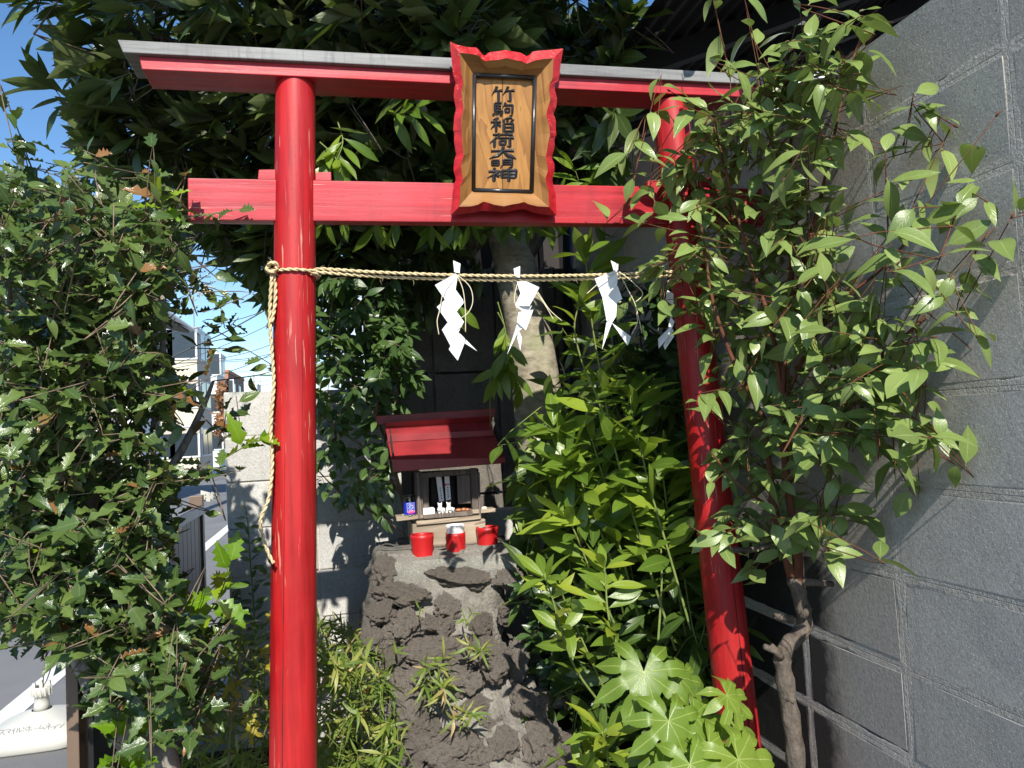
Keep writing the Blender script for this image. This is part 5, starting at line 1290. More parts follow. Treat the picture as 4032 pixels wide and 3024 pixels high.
def behind_sun(rng, pts, span):
    '''keeps the low crown far enough back to leave the sun's path to trunk, shrine and low wall open'''
    out = []
    for p in pts:
        d = (p-CAM)/p.y; Y = p.y
        while CAM.z+d.z*Y < sunline(Y)+.04 and Y < 4.2: Y += .03
        out.append(CAM+d*(Y+rng.uniform(0, span)))
    return out
limbs = []
for P, r0 in zip(limb_px, (.036, .04, .04, .042, .05, .04, .04)):
    L = taper(px_path(P, 6), r0, .008); limbs.append(L); wood('limb', [L], M['bark_dark'], tree, 9)
def clear_of_shrine(q):
    x, y, z = project(Vector(q[:3])+q[3]*.6)
    return not (q[1] < 3.14 and in_poly(x, y, [(1440,1580),(2000,1580),(2010,1870),(1975,2230),(1560,2230),(1530,1870)]))
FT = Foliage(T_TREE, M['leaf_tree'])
skel = [(tr[len(tr)//2:], trr)]+limbs
left_poly = [(150,-20),(2450,-20),(2420,200),(2250,420),(2150,640),(1950,700),(1800,880),(1740,1080),(1560,1110),(1290,1080),(1240,1130),(1120,1180),(1020,1080),(900,960),(720,850),(560,760),(430,620),(330,520),(300,400),(330,250),(260,120)]
tipsA = behind_sun(rg, sample(rg, left_poly, 2.15, 2.9, 430, 1.1), .75)
tipsB = sample(rg, [(1200,60),(2500,-20),(2480,300),(2400,700),(2250,760),(1300,1000),(700,900),(600,300)], 3.0, 4.5, 420, 1.1)
tipsC = []
while len(tipsC) < 480:                                                    # the crown above and in front, out of sight overhead
    x, y = rg.uniform(-1.05, 1.0), rg.uniform(1.05, 3.0); zmin = max(2.62, sunline(y)+.02)
    z = rg.uniform(zmin, zmin+1.0)
    if y < 1.3 and rg.random() < .4: continue
    if x < -.15 and rg.random() < .72: continue
    tipsC.append(Vector((x, y, z)))
tw = grow(rg, skel, tipsA+tipsB+tipsC, .0022, .008, 6, .1, .4)
wood('twigs', tw, M['bark_dark'], tree, 4, kind='stuff')
for pts, rad in tw:
    tip = Vector(pts[-1]); d = (Vector(pts[-1])-Vector(pts[-3])).normalized()
    left = Vector((-1.5, -.45, .12)) if tip.y < 3.6 and tip.x < .35 else Vector((0, -.4, -.15))
    leaf_rosette(rg, FT, tip, (d*.5+left+jit(rg, .22)), rg.randint(7, 10), .172 if tip.y < 3.1 else .185, .18, .80, .22, 7, back=.06, wide=(.9, 1.2))
    if len(pts) > 4: leaf_alternate(rg, FT, pts, .125, rg.randint(2, 4), .55, .8, .3, nt=7, tipleaf=False)
# hanging sprays on the lower left fringe and behind the rope
for (x, y, Y) in [(1060,1200,3.25),(1080,1110,3.20),(1000,1060,3.20),(930,980,3.20),(1110,1240,3.25),(1040,1130,3.25),(1130,1010,3.20),(860,920,3.15),(1300,1060,3.45),(1380,1130,3.50),(1470,1080,3.55),(1560,1130,3.55),(1650,1060,3.55),(1420,1010,3.45),(1700,1150,3.65),(1330,1190,3.55),(1540,1230,3.65),(1280,960,3.35),(1600,980,3.45),(1590,1120,3.4),(1640,1200,3.4),(1700,1060,3.4),(1760,1000,3.4),(1800,1110,3.4),(1850,1010,3.35),(1690,1250,3.45),(1570,1230,3.45),(1880,1120,3.3),(1740,1180,3.4)]:
    leaf_rosette(rg, FT, at(x, y-40, Y), (-.18, -.1, -1), rg.randint(7, 10), .165, .15, .7, .45, 7, back=.09)
FT.finish(tree, 300, 'crown')
# sprays of the same tree, sunlight put into their leaf colour: right of the plaque, under the tie beam, beside the trunk
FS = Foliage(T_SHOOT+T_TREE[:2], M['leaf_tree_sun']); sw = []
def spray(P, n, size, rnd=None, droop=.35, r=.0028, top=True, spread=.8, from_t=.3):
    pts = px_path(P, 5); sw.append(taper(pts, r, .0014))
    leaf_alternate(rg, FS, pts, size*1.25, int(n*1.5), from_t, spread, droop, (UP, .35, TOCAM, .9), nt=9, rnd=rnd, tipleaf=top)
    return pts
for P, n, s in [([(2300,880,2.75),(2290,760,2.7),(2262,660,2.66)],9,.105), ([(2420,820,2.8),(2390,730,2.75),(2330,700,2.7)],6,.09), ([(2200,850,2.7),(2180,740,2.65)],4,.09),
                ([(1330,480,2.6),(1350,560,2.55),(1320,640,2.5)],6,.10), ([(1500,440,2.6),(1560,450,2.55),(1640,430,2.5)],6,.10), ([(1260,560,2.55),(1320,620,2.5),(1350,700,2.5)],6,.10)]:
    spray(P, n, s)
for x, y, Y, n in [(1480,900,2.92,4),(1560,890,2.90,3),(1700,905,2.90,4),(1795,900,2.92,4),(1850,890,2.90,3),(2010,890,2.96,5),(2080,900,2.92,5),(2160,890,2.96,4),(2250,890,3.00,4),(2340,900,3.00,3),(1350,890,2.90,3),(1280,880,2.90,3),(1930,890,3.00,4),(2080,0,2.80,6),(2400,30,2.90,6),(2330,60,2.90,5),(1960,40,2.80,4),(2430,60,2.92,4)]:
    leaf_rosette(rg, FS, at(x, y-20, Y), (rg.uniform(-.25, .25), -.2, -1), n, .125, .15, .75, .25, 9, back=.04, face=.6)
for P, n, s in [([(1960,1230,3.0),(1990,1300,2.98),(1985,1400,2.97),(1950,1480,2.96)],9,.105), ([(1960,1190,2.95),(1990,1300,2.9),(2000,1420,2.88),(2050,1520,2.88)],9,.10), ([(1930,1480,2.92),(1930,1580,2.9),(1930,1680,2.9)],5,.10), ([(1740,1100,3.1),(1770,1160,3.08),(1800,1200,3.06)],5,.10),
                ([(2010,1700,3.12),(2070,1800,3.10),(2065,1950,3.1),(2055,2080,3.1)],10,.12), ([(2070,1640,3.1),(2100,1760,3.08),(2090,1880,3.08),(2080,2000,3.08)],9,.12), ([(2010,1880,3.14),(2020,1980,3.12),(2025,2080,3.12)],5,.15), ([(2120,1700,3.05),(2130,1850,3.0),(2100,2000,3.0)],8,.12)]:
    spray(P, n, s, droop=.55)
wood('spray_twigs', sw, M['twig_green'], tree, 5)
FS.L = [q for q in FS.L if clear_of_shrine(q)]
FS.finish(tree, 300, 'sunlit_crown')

# ---- spiny holly bush on the left
rg = random.Random(77)
hol = thing('holly_bush', 'big spiny-leaved holly bush filling the left side, with a mottled trunk at its foot', 'bush', (-.62, 1.95, 0))
base_px = [[(640,3120,1.95),(600,2960,1.95),(500,2860,1.95),(420,2740,1.97),(330,2560,2.0),(300,2300,2.0),(350,2000,2.0),(300,1650,2.0),(330,1300,2.0),(300,1000,2.0)],
           [(600,2960,1.95),(560,2700,1.97),(540,2500,2.0),(520,2250,2.05),(560,2000,2.05),(600,1750,2.05),(640,1400,2.05),(640,1100,2.05)],
           [(330,2560,2.0),(180,2350,1.95),(80,2050,1.9),(60,1700,1.88),(40,1300,1.9),(20,900,1.9)],
           [(520,2250,2.05),(400,1900,2.2),(300,1500,2.3),(150,1100,2.3)], [(560,2000,2.05),(700,1800,2.1),(800,1600,2.15),(840,1500,2.15)]]
hb = [taper(px_path(P, 6), r0, r1) for P, r0, r1 in zip(base_px, (.050, .026, .024, .018, .014), (.006, .005, .005, .004, .004))]
tk = MB(); 
for pts, rad in hb[:1]: tk.tube(pts, rad, 16)
tk.v = [tuple(Vector(v)+Vector((noise.noise(Vector(v)*26), noise.noise(Vector(v)*26+Vector((9, 0, 0))), noise.noise(Vector(v)*26+Vector((0, 9, 0)))))*.010) for v in tk.v]
for (x, y) in ((470,2845),(545,2850),(560,2900),(590,2860),(430,2790)):
    c = at(x, y, 1.915); tk.tube([c+Vector((0, .03, 0)), c+Vector((0, .0, .004)), c+Vector((-.004, -.012, .008))], [.016, .015, .009], 9)
tk.build('trunk', M['bark_mottle'], hol, smooth=True)
for L in hb[1:]: wood('limb', [L], M['bark_mottle'], hol, 9)
env = [(-60,640),(60,720),(200,780),(330,760),(420,790),(560,780),(640,820),(690,900),(650,1000),(670,1080),(620,1180),(560,1260),(600,1380),(660,1470),(720,1620),(720,1740),(690,1850),(660,1960),(620,2060),(600,2240),(660,2400),(770,2500),(800,2620),(740,2780),(640,2920),(560,2800),(430,2700),(330,2620),(200,2520),(100,2480),(-60,2430)]
hole = [[(300,1640),(620,1560),(780,1640),(760,1850),(500,1880),(320,1840)]]
tips = sample(rg, env, 1.66, 2.45, 820, holes=hole, bias=1.25)
tips += sample(rg, [(60,2250),(600,2150),(700,2450),(800,2560),(800,2720),(680,2900),(520,2800),(420,2680),(330,2600),(100,2440)], 1.68, 2.3, 190)
hand = [(110,560,1.8),(60,600,1.8),(180,640,1.85),(330,640,1.85),(370,610,1.9),(250,700,1.85),(730,830,1.95),(640,760,1.9),(830,1090,2.0),(790,1150,2.0),(880,1260,2.1),(940,1250,2.1),(960,1370,2.1),(900,1330,2.1),(860,1200,2.0),(800,1230,2.0),(930,1560,2.05),(890,1620,2.05),(830,1900,2.05),(60,1460,1.72),(640,1010,1.9)]
tips += [at(*h) for h in hand]
FH = Foliage(T_HOLLY, M['leaf_holly'])
tw = grow(rg, hb, tips, .0012, .006, 6, .15, .35)
wood('twigs', tw, M['twig_grey'], hol, 5, kind='stuff')
for pts, rad in tw:
    L = (Vector(pts[-1])-Vector(pts[0])).length
    leaf_alternate(rg, FH, pts, .054, max(6, int(L*46)), .12, 1.0, .15, (UP, .75, TOCAM, .55), nt=7, sj=.28)
# far side fill, deep in the bush
for p in sample(rg, env, 2.1, 2.8, 950, holes=hole): leaf_rosette(rg, FH, p, jit(rg, 1), 8, .062, .3, 1.4, .2, 5, back=.09)
def open_to_street(q):
    c = Vector(q[:3])+q[3]*.6; x, y, z = project(c)
    if x < 320 and y > 2590: return False
    if 690 < x < 1000 and 1900 < y < 2420 and rg.random() < .75: return False
    if 720 < x < 1060 and 1080 < y < 1560 and rg.random() < .45: return False
    return True
FH.L = [q for q in FH.L if open_to_street(q)]
FH.finish(hol, 300, 'foliage')
# young bright shoots
FN = Foliage(T_HOLLY, M['leaf_holly_new']); yw = []
for P, n in [([(760,2480,1.95),(830,2400,1.92),(880,2310,1.9),(905,2220,1.9)],8), ([(720,2500,1.95),(720,2420,1.93),(705,2350,1.92)],5), ([(560,2400,1.95),(590,2330,1.9),(600,2290,1.9)],6), ([(640,2560,1.95),(540,2560,1.88),(440,2500,1.86)],3), ([(890,1800,2.0),(960,1760,1.97),(1020,1720,1.96)],6),
             ([(600,2850,1.9),(590,2780,1.88),(560,2740,1.87)],4), ([(520,2880,1.88),(520,2820,1.85)],3), ([(290,2120,1.85),(270,2170,1.8),(250,2150,1.8)],4), ([(640,880,1.95),(645,830,1.92),(630,790,1.9)],4), ([(560,1560,1.85),(600,1530,1.84)],2), ([(660,2900,1.9),(680,2760,1.88)],4), ([(420,3020,1.85),(470,2960,1.83)],4), ([(640,1560,1.9),(690,1530,1.9)],2)]:
    pts = px_path(P, 4); yw.append(taper(pts, .0022, .0014)); leaf_alternate(rg, FN, pts, .080, n, .25, 1.0, .15, (UP, .6, TOCAM, .7), nt=5)
wood('young_twigs', yw, M['twig_green'], hol, 5)
FN.finish(hol, 90, 'young_foliage', name='young_leaf')
# pale flower buds along the right hand twigs
b = MB()
for k in range(130):
    x, y = rg.choice([(690,1220),(640,1240),(520,1180),(780,1160),(820,1120),(560,1390),(520,1800),(560,1880),(480,1960),(600,2120)]); p = at(x+rg.gauss(0, 45), y+rg.gauss(0, 35), rg.uniform(1.82, 1.95))
    r = .0028; b.add([p+Vector(q)*r for q in ((1,0,0),(0,1,0),(-1,0,0),(0,-1,0),(0,0,1),(0,0,-1))], [(0,1,4),(1,2,4),(2,3,4),(3,0,4),(1,0,5),(2,1,5),(3,2,5),(0,3,5)])
b.build('flower_buds', m_plain('cream_buds', (.55, .55, .36), .6, .2, 40, 0), hol, smooth=True, kind='stuff')
# brown dead leaves caught in the bush
FD = Foliage(T_DEAD, M['leaf_dead'])
for (x, y, Y, s) in [(235,830,1.92,.08),(520,1520,1.98,.09),(470,1560,1.98,.08),(165,1390,1.85,.04)]:
    FD.put(at(x, y, Y), (1, rg.uniform(-.3, .3), rg.uniform(-.6, .4)), UP*.5+TOCAM+jit(rg, .4), s, rg.random(), rg.randrange(2))
FD.finish(hol, 40, 'dead', name='dead_leaf')

# ---- red-twigged shrub in front of the right post and the wall
rg = random.Random(19)
shb = thing('red_twigged_shrub', 'tall glossy shrub with reddish twigs in front of the right red post and block wall', 'shrub', (1.05, 1.72, 0))
S = [[(3140,3120,1.72),(3125,2900,1.72),(3085,2640,1.72),(3090,2560,1.72),(3165,2470,1.73),(3150,2350,1.73),(3120,2270,1.73)],
     [(3120,2270,1.73),(3085,2130,1.74),(3050,2010,1.74),(3030,1850,1.74),(3010,1650,1.73)],
     [(3145,2320,1.73),(3140,2150,1.70),(3100,1900,1.68),(3080,1600,1.66),(3100,1250,1.66),(3120,1000,1.68),(3110,720,1.70),(3120,480,1.72),(3135,330,1.73)],
     [(3080,1600,1.66),(3040,1300,1.66),(2960,1050,1.70),(2880,760,1.72),(2830,560,1.73),(2800,460,1.73)],
     [(3010,1650,1.73),(2900,1450,1.74),(2810,1200,1.75),(2770,950,1.75),(2740,780,1.75)],
     [(3100,1250,1.66),(3200,900,1.62),(3260,650,1.60),(3330,330,1.58),(3400,110,1.56)],
     [(3080,1600,1.66),(3250,1250,1.58),(3480,1050,1.48),(3620,850,1.42),(3640,540,1.40)],
     [(3090,1750,1.66),(3350,1500,1.52),(3640,1250,1.40),(3820,1000,1.34),(3900,820,1.32),(3920,700,1.31)],
     [(3100,1900,1.68),(3250,1750,1.60),(3400,1600,1.52),(3560,1450,1.46)], [(3050,2010,1.74),(2900,1900,1.70),(2800,1780,1.68)], [(3120,1000,1.68),(3080,700,1.70),(3000,420,1.72),(2985,260,1.73)]]
sb = [taper(px_path(P, 6), r0, r1) for P, r0, r1 in zip(S, (.027,.015,.012,.006,.007,.006,.005,.005,.006,.005,.005), (.020,.006,.003,.002,.002,.002,.0018,.0018,.002,.002,.002))]
tk = MB(); tk.tube(sb[0][0], [r*.86*(1+.08*math.sin(i*1.9)+.05*math.sin(i*4.1)) for i, r in enumerate(sb[0][1])], 16)
tk.v = [tuple(Vector(v)+jit(rg, .0010)) for v in tk.v]
for (x, y, dx, dy) in ((3070,2570,-60,-25),(3075,2590,-40,-50),(3120,2440,-70,-15),(3160,2430,30,-40),(3100,2745,30,20),(3160,2290,120,10)):
    c = at(x, y, 1.71); e = at(x+dx, y+dy, 1.70); tk.tube([c, e], [.011, .007], 9)
tk.tube(spline([at(3075,2130,1.72), at(2960,2165,1.69), at(2850,2160,1.67), at(2838,2145,1.67)], 5), [.007]*16, 8)
tk.build('trunk', M['bark_dark'], shb, smooth=True)
for L in sb[1:]: wood('stem', [L], M['twig_red'], shb, 8)
env = [(2640,640),(2700,520),(2780,380),(2960,240),(3150,140),(3400,60),(3420,180),(3260,330),(3290,480),(3220,700),(3330,860),(3480,900),(3520,760),(3640,700),(3660,850),(3760,900),(3800,1020),(3760,1180),(3690,1250),(3710,1380),(3640,1500),(3560,1540),(3640,1620),(3610,1740),(3480,1660),(3330,1760),(3300,1900),(3350,2080),(3200,2080),(3080,2230),(2940,2050),(2890,2150),(2830,2100),(2780,1950),(2790,1800),(2740,1700),(2780,1560),(2720,1450),(2730,1250),(2640,1150),(2620,1000),(2680,900),(2640,760)]
tips = [p if p.x > .98 or p.y > 1.74 else CAM+(p-CAM)*(rg.uniform(1.74, 1.90)/p.y) for p in sample(rg, env, 1.46, 1.92, 265, 1.19, holes=[[(2560,420),(2720,420),(2745,660),(2590,660)], [(2620,1060),(2780,1060),(2880,1500),(2900,2160),(2740,2160),(2680,1600)]])]
hand = [(2540,880,1.8),(2560,1050,1.8),(2600,1180,1.8),(2470,610,1.72),(2500,690,1.7),(2560,740,1.72),(2640,360,1.74),(2700,420,1.74),(2860,230,1.72),(2980,180,1.72),(3000,240,1.72),(3120,170,1.7),(3130,110,1.7),(3240,170,1.64),(3290,170,1.62),(3380,50,1.56),(3520,90,1.5),(3560,560,1.42),(3660,530,1.40),(3750,490,1.38),(3920,460,1.34),(3500,620,1.45),(3880,790,1.31),(3980,860,1.29),(4010,840,1.28),(3650,1230,1.4),(3610,1780,1.5),(3640,1640,1.48),(3270,2050,1.6),(3330,2030,1.58),(2730,2080,1.66),(2800,2120,1.66),(2860,2100,1.66)]
tips = [p for p in tips if not (project(p)[0] > 3330 and project(p)[1] < 1200 and rg.random() < .72)]
tips += [min((at(*h), atx(h[0], h[1], 1.22)), key=lambda p: p.y) for h in hand]
tw = grow(rg, sb[1:], tips, .0011, .0035, 6, .05, .45)
wood('twigs', tw, M['twig_red'], shb, 5, kind='stuff')
FB = Foliage(T_SHRUB, M['leaf_shrub'])
for pts, rad in tw:
    L = (Vector(pts[-1])-Vector(pts[0])).length
    leaf_alternate(rg, FB, pts, .071, max(5, int(L*38)), .08, 1.1, .06, (UP, .8, TOCAM, .45), nt=8, sj=.34)
big = [(4000,850,1.27,(.8,.1,-.05),.10), (3920,460,1.34,(.7,0,-.25),.08), (3510,100,1.5,(.8,-.1,.25),.10), (2600,340,1.72,(.7,0,.1),.09), (2480,600,1.72,(-.9,-.1,-.3),.10)]
for x, y, Y, d, s in big: FB.put(min((at(x, y, Y), atx(x, y, 1.22)), key=lambda p: p.y), d, UP*.6+TOCAM*.7, s, rg.random(), 1)
for q in FB.L: pass
FB.L = [q for q in FB.L if q[0]+max(0, q[3].x) < 1.262]
FB.finish(shb, 300, 'foliage')
# reddish leaf buds at the twig ends
b = MB()
for pts, rad in tw:
    if rg.random() < .55:
        d = (Vector(pts[-1])-Vector(pts[-2])).normalized(); p = Vector(pts[-1]); b.tube([p, p+d*.006, p+d*.014], [.0016, .0028, .0006], 6)
b.build('buds', M['twig_red'], shb, smooth=True, kind='stuff')

# ---- young saplings with long leaves between shrine and right post
rg = random.Random(55)
yel = lambda r: r.uniform(.75, 1.0)
deep = lambda r: r.uniform(0, .62)
def sapling(label, P, n, size, top=6, rnd=None, from_t=.3, droop=.15, stem='twig_green', r=.0042, spread=.85):
    rnd = rnd or deep; pts = px_path(P, 6); t = thing('sapling', label, 'sapling', tuple(pts[0]), 'young saplings between the shrine and the right red post')
    wood('stem', [taper(pts, r, .0020)], M[stem], t, 8)
    F = Foliage(T_SHOOT, M['leaf_shoot' if rnd is yel else 'leaf_shoot_deep'])
    leaf_alternate(rg, F, pts, size*1.38, int(n*1.35), from_t, spread, droop, (UP, .6, TOCAM, .7), nt=7, rnd=rnd, tipleaf=False)
    d = Vector(pts[-1])-Vector(pts[-3]); leaf_rosette(rg, F, Vector(pts[-1]), d, top, size*1.3, .35, 1.15, .15, 7, rnd=rnd, back=.03, face=.4)
    F.finish(t, 60, 'foliage')
sapling('tallest sapling, its tip reaching above the straw rope left of the right post', [(2660,2560,2.20),(2560,2250,2.20),(2470,1950,2.19),(2410,1720,2.19),(2370,1500,2.19),(2335,1300,2.18),(2315,1120,2.18),(2305,1010,2.18)], 30, .105, 7, None, .25)
sapling('sapling with a bent pale branch just under the third paper streamer', [(2400,1700,2.20),(2350,1560,2.19),(2290,1420,2.18),(2262,1290,2.18),(2280,1200,2.18)], 9, .085, 6, yel, .2)
sapling('tall leafy sapling beside the right post, its tip level with the trunk\'s sunlit part', [(2720,2480,2.15),(2640,2200,2.14),(2570,1960,2.13),(2530,1800,2.13),(2500,1680,2.13),(2480,1560,2.13)], 24, .11, 7, None, .3)
sapling('slim few-leaved sapling with a bare lower stem before the right post', [(2590,2540,2.2),(2605,2300,2.2),(2600,2120,2.2),(2585,2060,2.2)], 6, .085, 3, yel, .4, r=.004)
sapling('sapling with a yellow-green leaf cluster on top above the big palmate leaf', [(2460,2720,2.05),(2430,2550,2.05),(2395,2420,2.05),(2385,2300,2.05),(2380,2220,2.05)], 12, .075, 6, yel, .35, r=.004)
sapling('slender arching sapling nearest the rock pedestal with a fan of yellow leaves', [(2380,2790,2.1),(2270,2640,2.08),(2210,2480,2.06),(2170,2340,2.05),(2140,2260,2.04)], 13, .072, 6, yel, .3, r=.0036)
sapling('short sapling leaning right of the yellow fan sapling', [(2400,2760,2.2),(2310,2560,2.18),(2240,2400,2.16),(2200,2310,2.15)], 9, .07, 5, yel, .4, r=.0036)
sapling('dark sapling with a star of leaves right of the rightmost red cup', [(2430,2480,2.30),(2330,2260,2.29),(2270,2110,2.27),(2240,2050,2.27)], 9, .115, 8, None, .5)
sapling('sapling with a broad star of leaves level with the shrine eave', [(2460,2350,2.34),(2360,2080,2.32),(2290,1900,2.30),(2250,1830,2.29)], 14, .12, 9, None, .4)
sapling('sapling with long pointed dark leaves in front of the tree foot', [(2400,2300,2.40),(2290,2000,2.37),(2210,1780,2.35),(2180,1680,2.34)], 18, .115, 8, None, .35)
sapling('leafy sapling close behind the right post, mid height', [(2700,2500,2.29),(2650,2200,2.27),(2620,1950,2.26),(2600,1800,2.26)], 22, .11, 8, None, .25)
sapling('leafy sapling filling the gap between the tallest sapling and the tree trunk', [(2520,2450,2.31),(2440,2150,2.30),(2380,1900,2.29),(2330,1730,2.27)], 24, .115, 8, None, .25)
sapling('low broad-leaved sapling beneath the palmate leaves at the front', [(2400,3060,1.85),(2390,2960,1.84),(2370,2880,1.84)], 9, .085, 6, yel, .2, r=.004)
sapling('low yellow-green sapling at the bottom edge left of the palmate plant', [(2250,3100,1.9),(2290,3000,1.88),(2330,2940,1.88)], 8, .08, 5, yel, .2, r=.004)
# dark undergrowth filling behind the saplings
ug = thing('undergrowth_shrub', 'dense dark long-leaved shrub behind the saplings at the foot of the right post', 'shrub', (1.0, 2.75, 0))
ub_ = [taper(px_path(P, 6), .012, .004) for P in ([(2500,2800,2.75),(2450,2300,2.75),(2400,1800,2.8)], [(2500,2800,2.75),(2650,2300,2.75),(2700,1750,2.8)], [(2500,2800,2.75),(2350,2500,2.6),(2250,2250,2.55)], [(2500,2800,2.75),(2600,2500,2.55)])]
for L in ub_: wood('stem', [L], M['twig_grey'], ug, 8)
tips = sample(rg, [(2180,1500),(2300,1250),(2720,1500),(2780,2100),(2880,2700),(2700,2900),(2350,2900),(2200,2650),(2200,2350),(2080,2200),(2080,1900)], 2.35, 3.0, 155, 1.15)
tw = grow(rg, ub_, tips, .0016, .006, 6, .1, .5); wood('twigs', tw, M['twig_green'], ug, 5, kind='stuff')
FU = Foliage(T_SHOOT, M['leaf_under'])
for pts, rad in tw: leaf_alternate(rg, FU, pts, .12, rg.randint(6, 9), .25, 1.0, .25, (UP, .7, TOCAM, .5), nt=3)
FU.finish(ug, 200, 'foliage')
# low dark seedlings with small leaves in the shade of the rocks
sd = thing('small_leaved_shrub', 'low dark shrub of small pointed leaves in the shade right of the rock pedestal', 'shrub', (.62, 2.7, 0))
st_ = [taper(px_path([(2230,2800,2.6),(2180,2600,2.6),(2120,2400,2.6)], 6), .006, .002), taper(px_path([(2230,2800,2.6),(2230,2500,2.62),(2200,2300,2.62)], 6), .006, .002)]
for L in st_: wood('stem', [L], M['bark_dark'], sd, 6)
FQ = Foliage(T_VINE, M['leaf_camellia']); tips = sample(rg, [(2040,2280),(2250,2250),(2420,2500),(2430,2750),(2280,2800),(2120,2650),(2050,2450)], 2.5, 2.75, 80)
tw = grow(rg, st_, tips, .0012, .004, 6); wood('twigs', tw, M['bark_dark'], sd, 4, kind='stuff')
for pts, rad in tw: leaf_alternate(rg, FQ, pts, .055, 6, .3, 1.0, .2, (UP, .8, TOCAM, .5), nt=3)
FQ.finish(sd, 120, 'foliage')

# ---- camellia behind the right post
cam_b = thing('camellia_bush', 'dark rounded-leaf bush in shade behind the right post and third paper streamer', 'bush', (1.15, 3.0, 0))
cb_ = [taper(px_path(P, 6), .012, .004) for P in ([(2600,2300,2.95),(2560,1800,2.95),(2520,1300,2.95)], [(2600,2300,2.95),(2700,1800,2.9),(2740,1400,2.9)])]
for L in cb_: wood('stem', [L], M['bark_dark'], cam_b, 8)
tips = sample(rg, [(2330,1200),(2480,1080),(2640,1080),(2760,1200),(2800,1700),(2740,2000),(2400,1850),(2290,1500)], 2.75, 3.2, 110, 1.2)
tw = grow(rg, cb_, tips, .0016, .006, 6); wood('twigs', tw, M['bark_dark'], cam_b, 5, kind='stuff')
FC = Foliage(T_CAMEL, M['leaf_camellia'])
for pts, rad in tw: leaf_alternate(rg, FC, pts, .075, rg.randint(5, 8), .25, 1.0, .25, (UP, .7, TOCAM, .5), nt=3)
FC.finish(cam_b, 150, 'foliage')

# ---- slender shrub weeping over the low wall, left of the shrine
rg = random.Random(91)
wv = thing('weeping_shrub', 'slender-leaved shrub whose dark branches droop over the low wall left of the shrine', 'shrub', (.02, 3.35, 0))
W = [[(1640,2250,3.25),(1580,1950,3.22),(1480,1640,3.2),(1330,1450,3.15),(1240,1330,3.12)], [(1580,1950,3.22),(1450,1780,3.15),(1330,1690,3.1),(1250,1620,3.08)], [(1480,1640,3.2),(1500,1400,3.2),(1430,1200,3.2)],
     [(1640,2150,3.2),(1540,2060,3.1),(1450,1960,3.05),(1390,1880,3.02)], [(1540,2080,3.12),(1440,2000,3.08),(1330,1930,3.06),(1250,1850,3.06)], [(1520,1720,3.2),(1570,1500,3.25),(1540,1250,3.25)], [(1330,1450,3.15),(1300,1250,3.2),(1350,1050,3.2)]]
wb = [taper(px_path(P, 6), r, .0025) for P, r in zip(W, (.010, .007, .006, .005, .005, .006, .005))]
for L in wb: wood('branch', [L], M['twig_grey'], wv, 7)
tips = sample(rg, [(1200,1050),(1600,1050),(1640,1500),(1560,1720),(1530,1950),(1480,2060),(1390,2000),(1270,1900),(1230,1650),(1220,1400)], 2.98, 3.4, 130)+sample(rg, [(1230,1000),(1600,1000),(1620,1560),(1400,1600),(1230,1450)], 3.1, 3.5, 130)
tw = grow(rg, wb, tips, .0013, .005, 6, .35, .0); wood('twigs', tw, M['twig_grey'], wv, 4, kind='stuff')
FW = Foliage(T_VINE, M['leaf_vine'])
for pts, rad in tw: leaf_alternate(rg, FW, pts, .074, rg.randint(5, 8), .2, .9, .55, (UP, .6, TOCAM, .6), nt=3)
for P in [[(1390,1830,3.02),(1430,1930,3.0),(1480,2000,3.0),(1520,2050,3.0)], [(1400,1880,3.0),(1370,1960,3.0)], [(1460,1930,3.0),(1540,2000,3.0)]]:
    leaf_alternate(rg, FW, px_path(P, 5), .062, 9, .1, .9, .5, (UP, .5, TOCAM, .8), nt=3)
FW.L = [q for q in FW.L if clear_of_shrine(q)]
FW.finish(wv, 280, 'foliage')
# climbing stem against the pale wall, left of the left post
cl = thing('climbing_plant', 'thin upright plant with small leaves against the pale wall left of the left red post', 'plant', tuple(at(1010, 2700, 3.3)))
pts = px_path([(1030,2780,3.3),(1010,2600,3.3),(1000,2400,3.3),(985,2200,3.28),(978,2080,3.27),(968,2010,3.27)], 6); wood('stem', [taper(pts, .005, .002)], M['twig_green'], cl, 6)
FL = Foliage(T_VINE, M['leaf_vine']); leaf_alternate(rg, FL, pts, .058, 42, .05, .9, .1, (UP, .6, TOCAM, .6), nt=3)
for P in [[(1000,2450,3.28),(940,2330,3.2),(900,2280,3.2)], [(1000,2350,3.28),(1060,2250,3.2),(1080,2180,3.2)], [(1000,2550,3.25),(930,2480,3.15),(870,2400,3.1)]]:
    leaf_alternate(rg, FL, px_path(P, 5), .058, 10, .2, .9, .2, (UP, .6, TOCAM, .6), nt=3)
FL.finish(cl, 90, 'foliage')

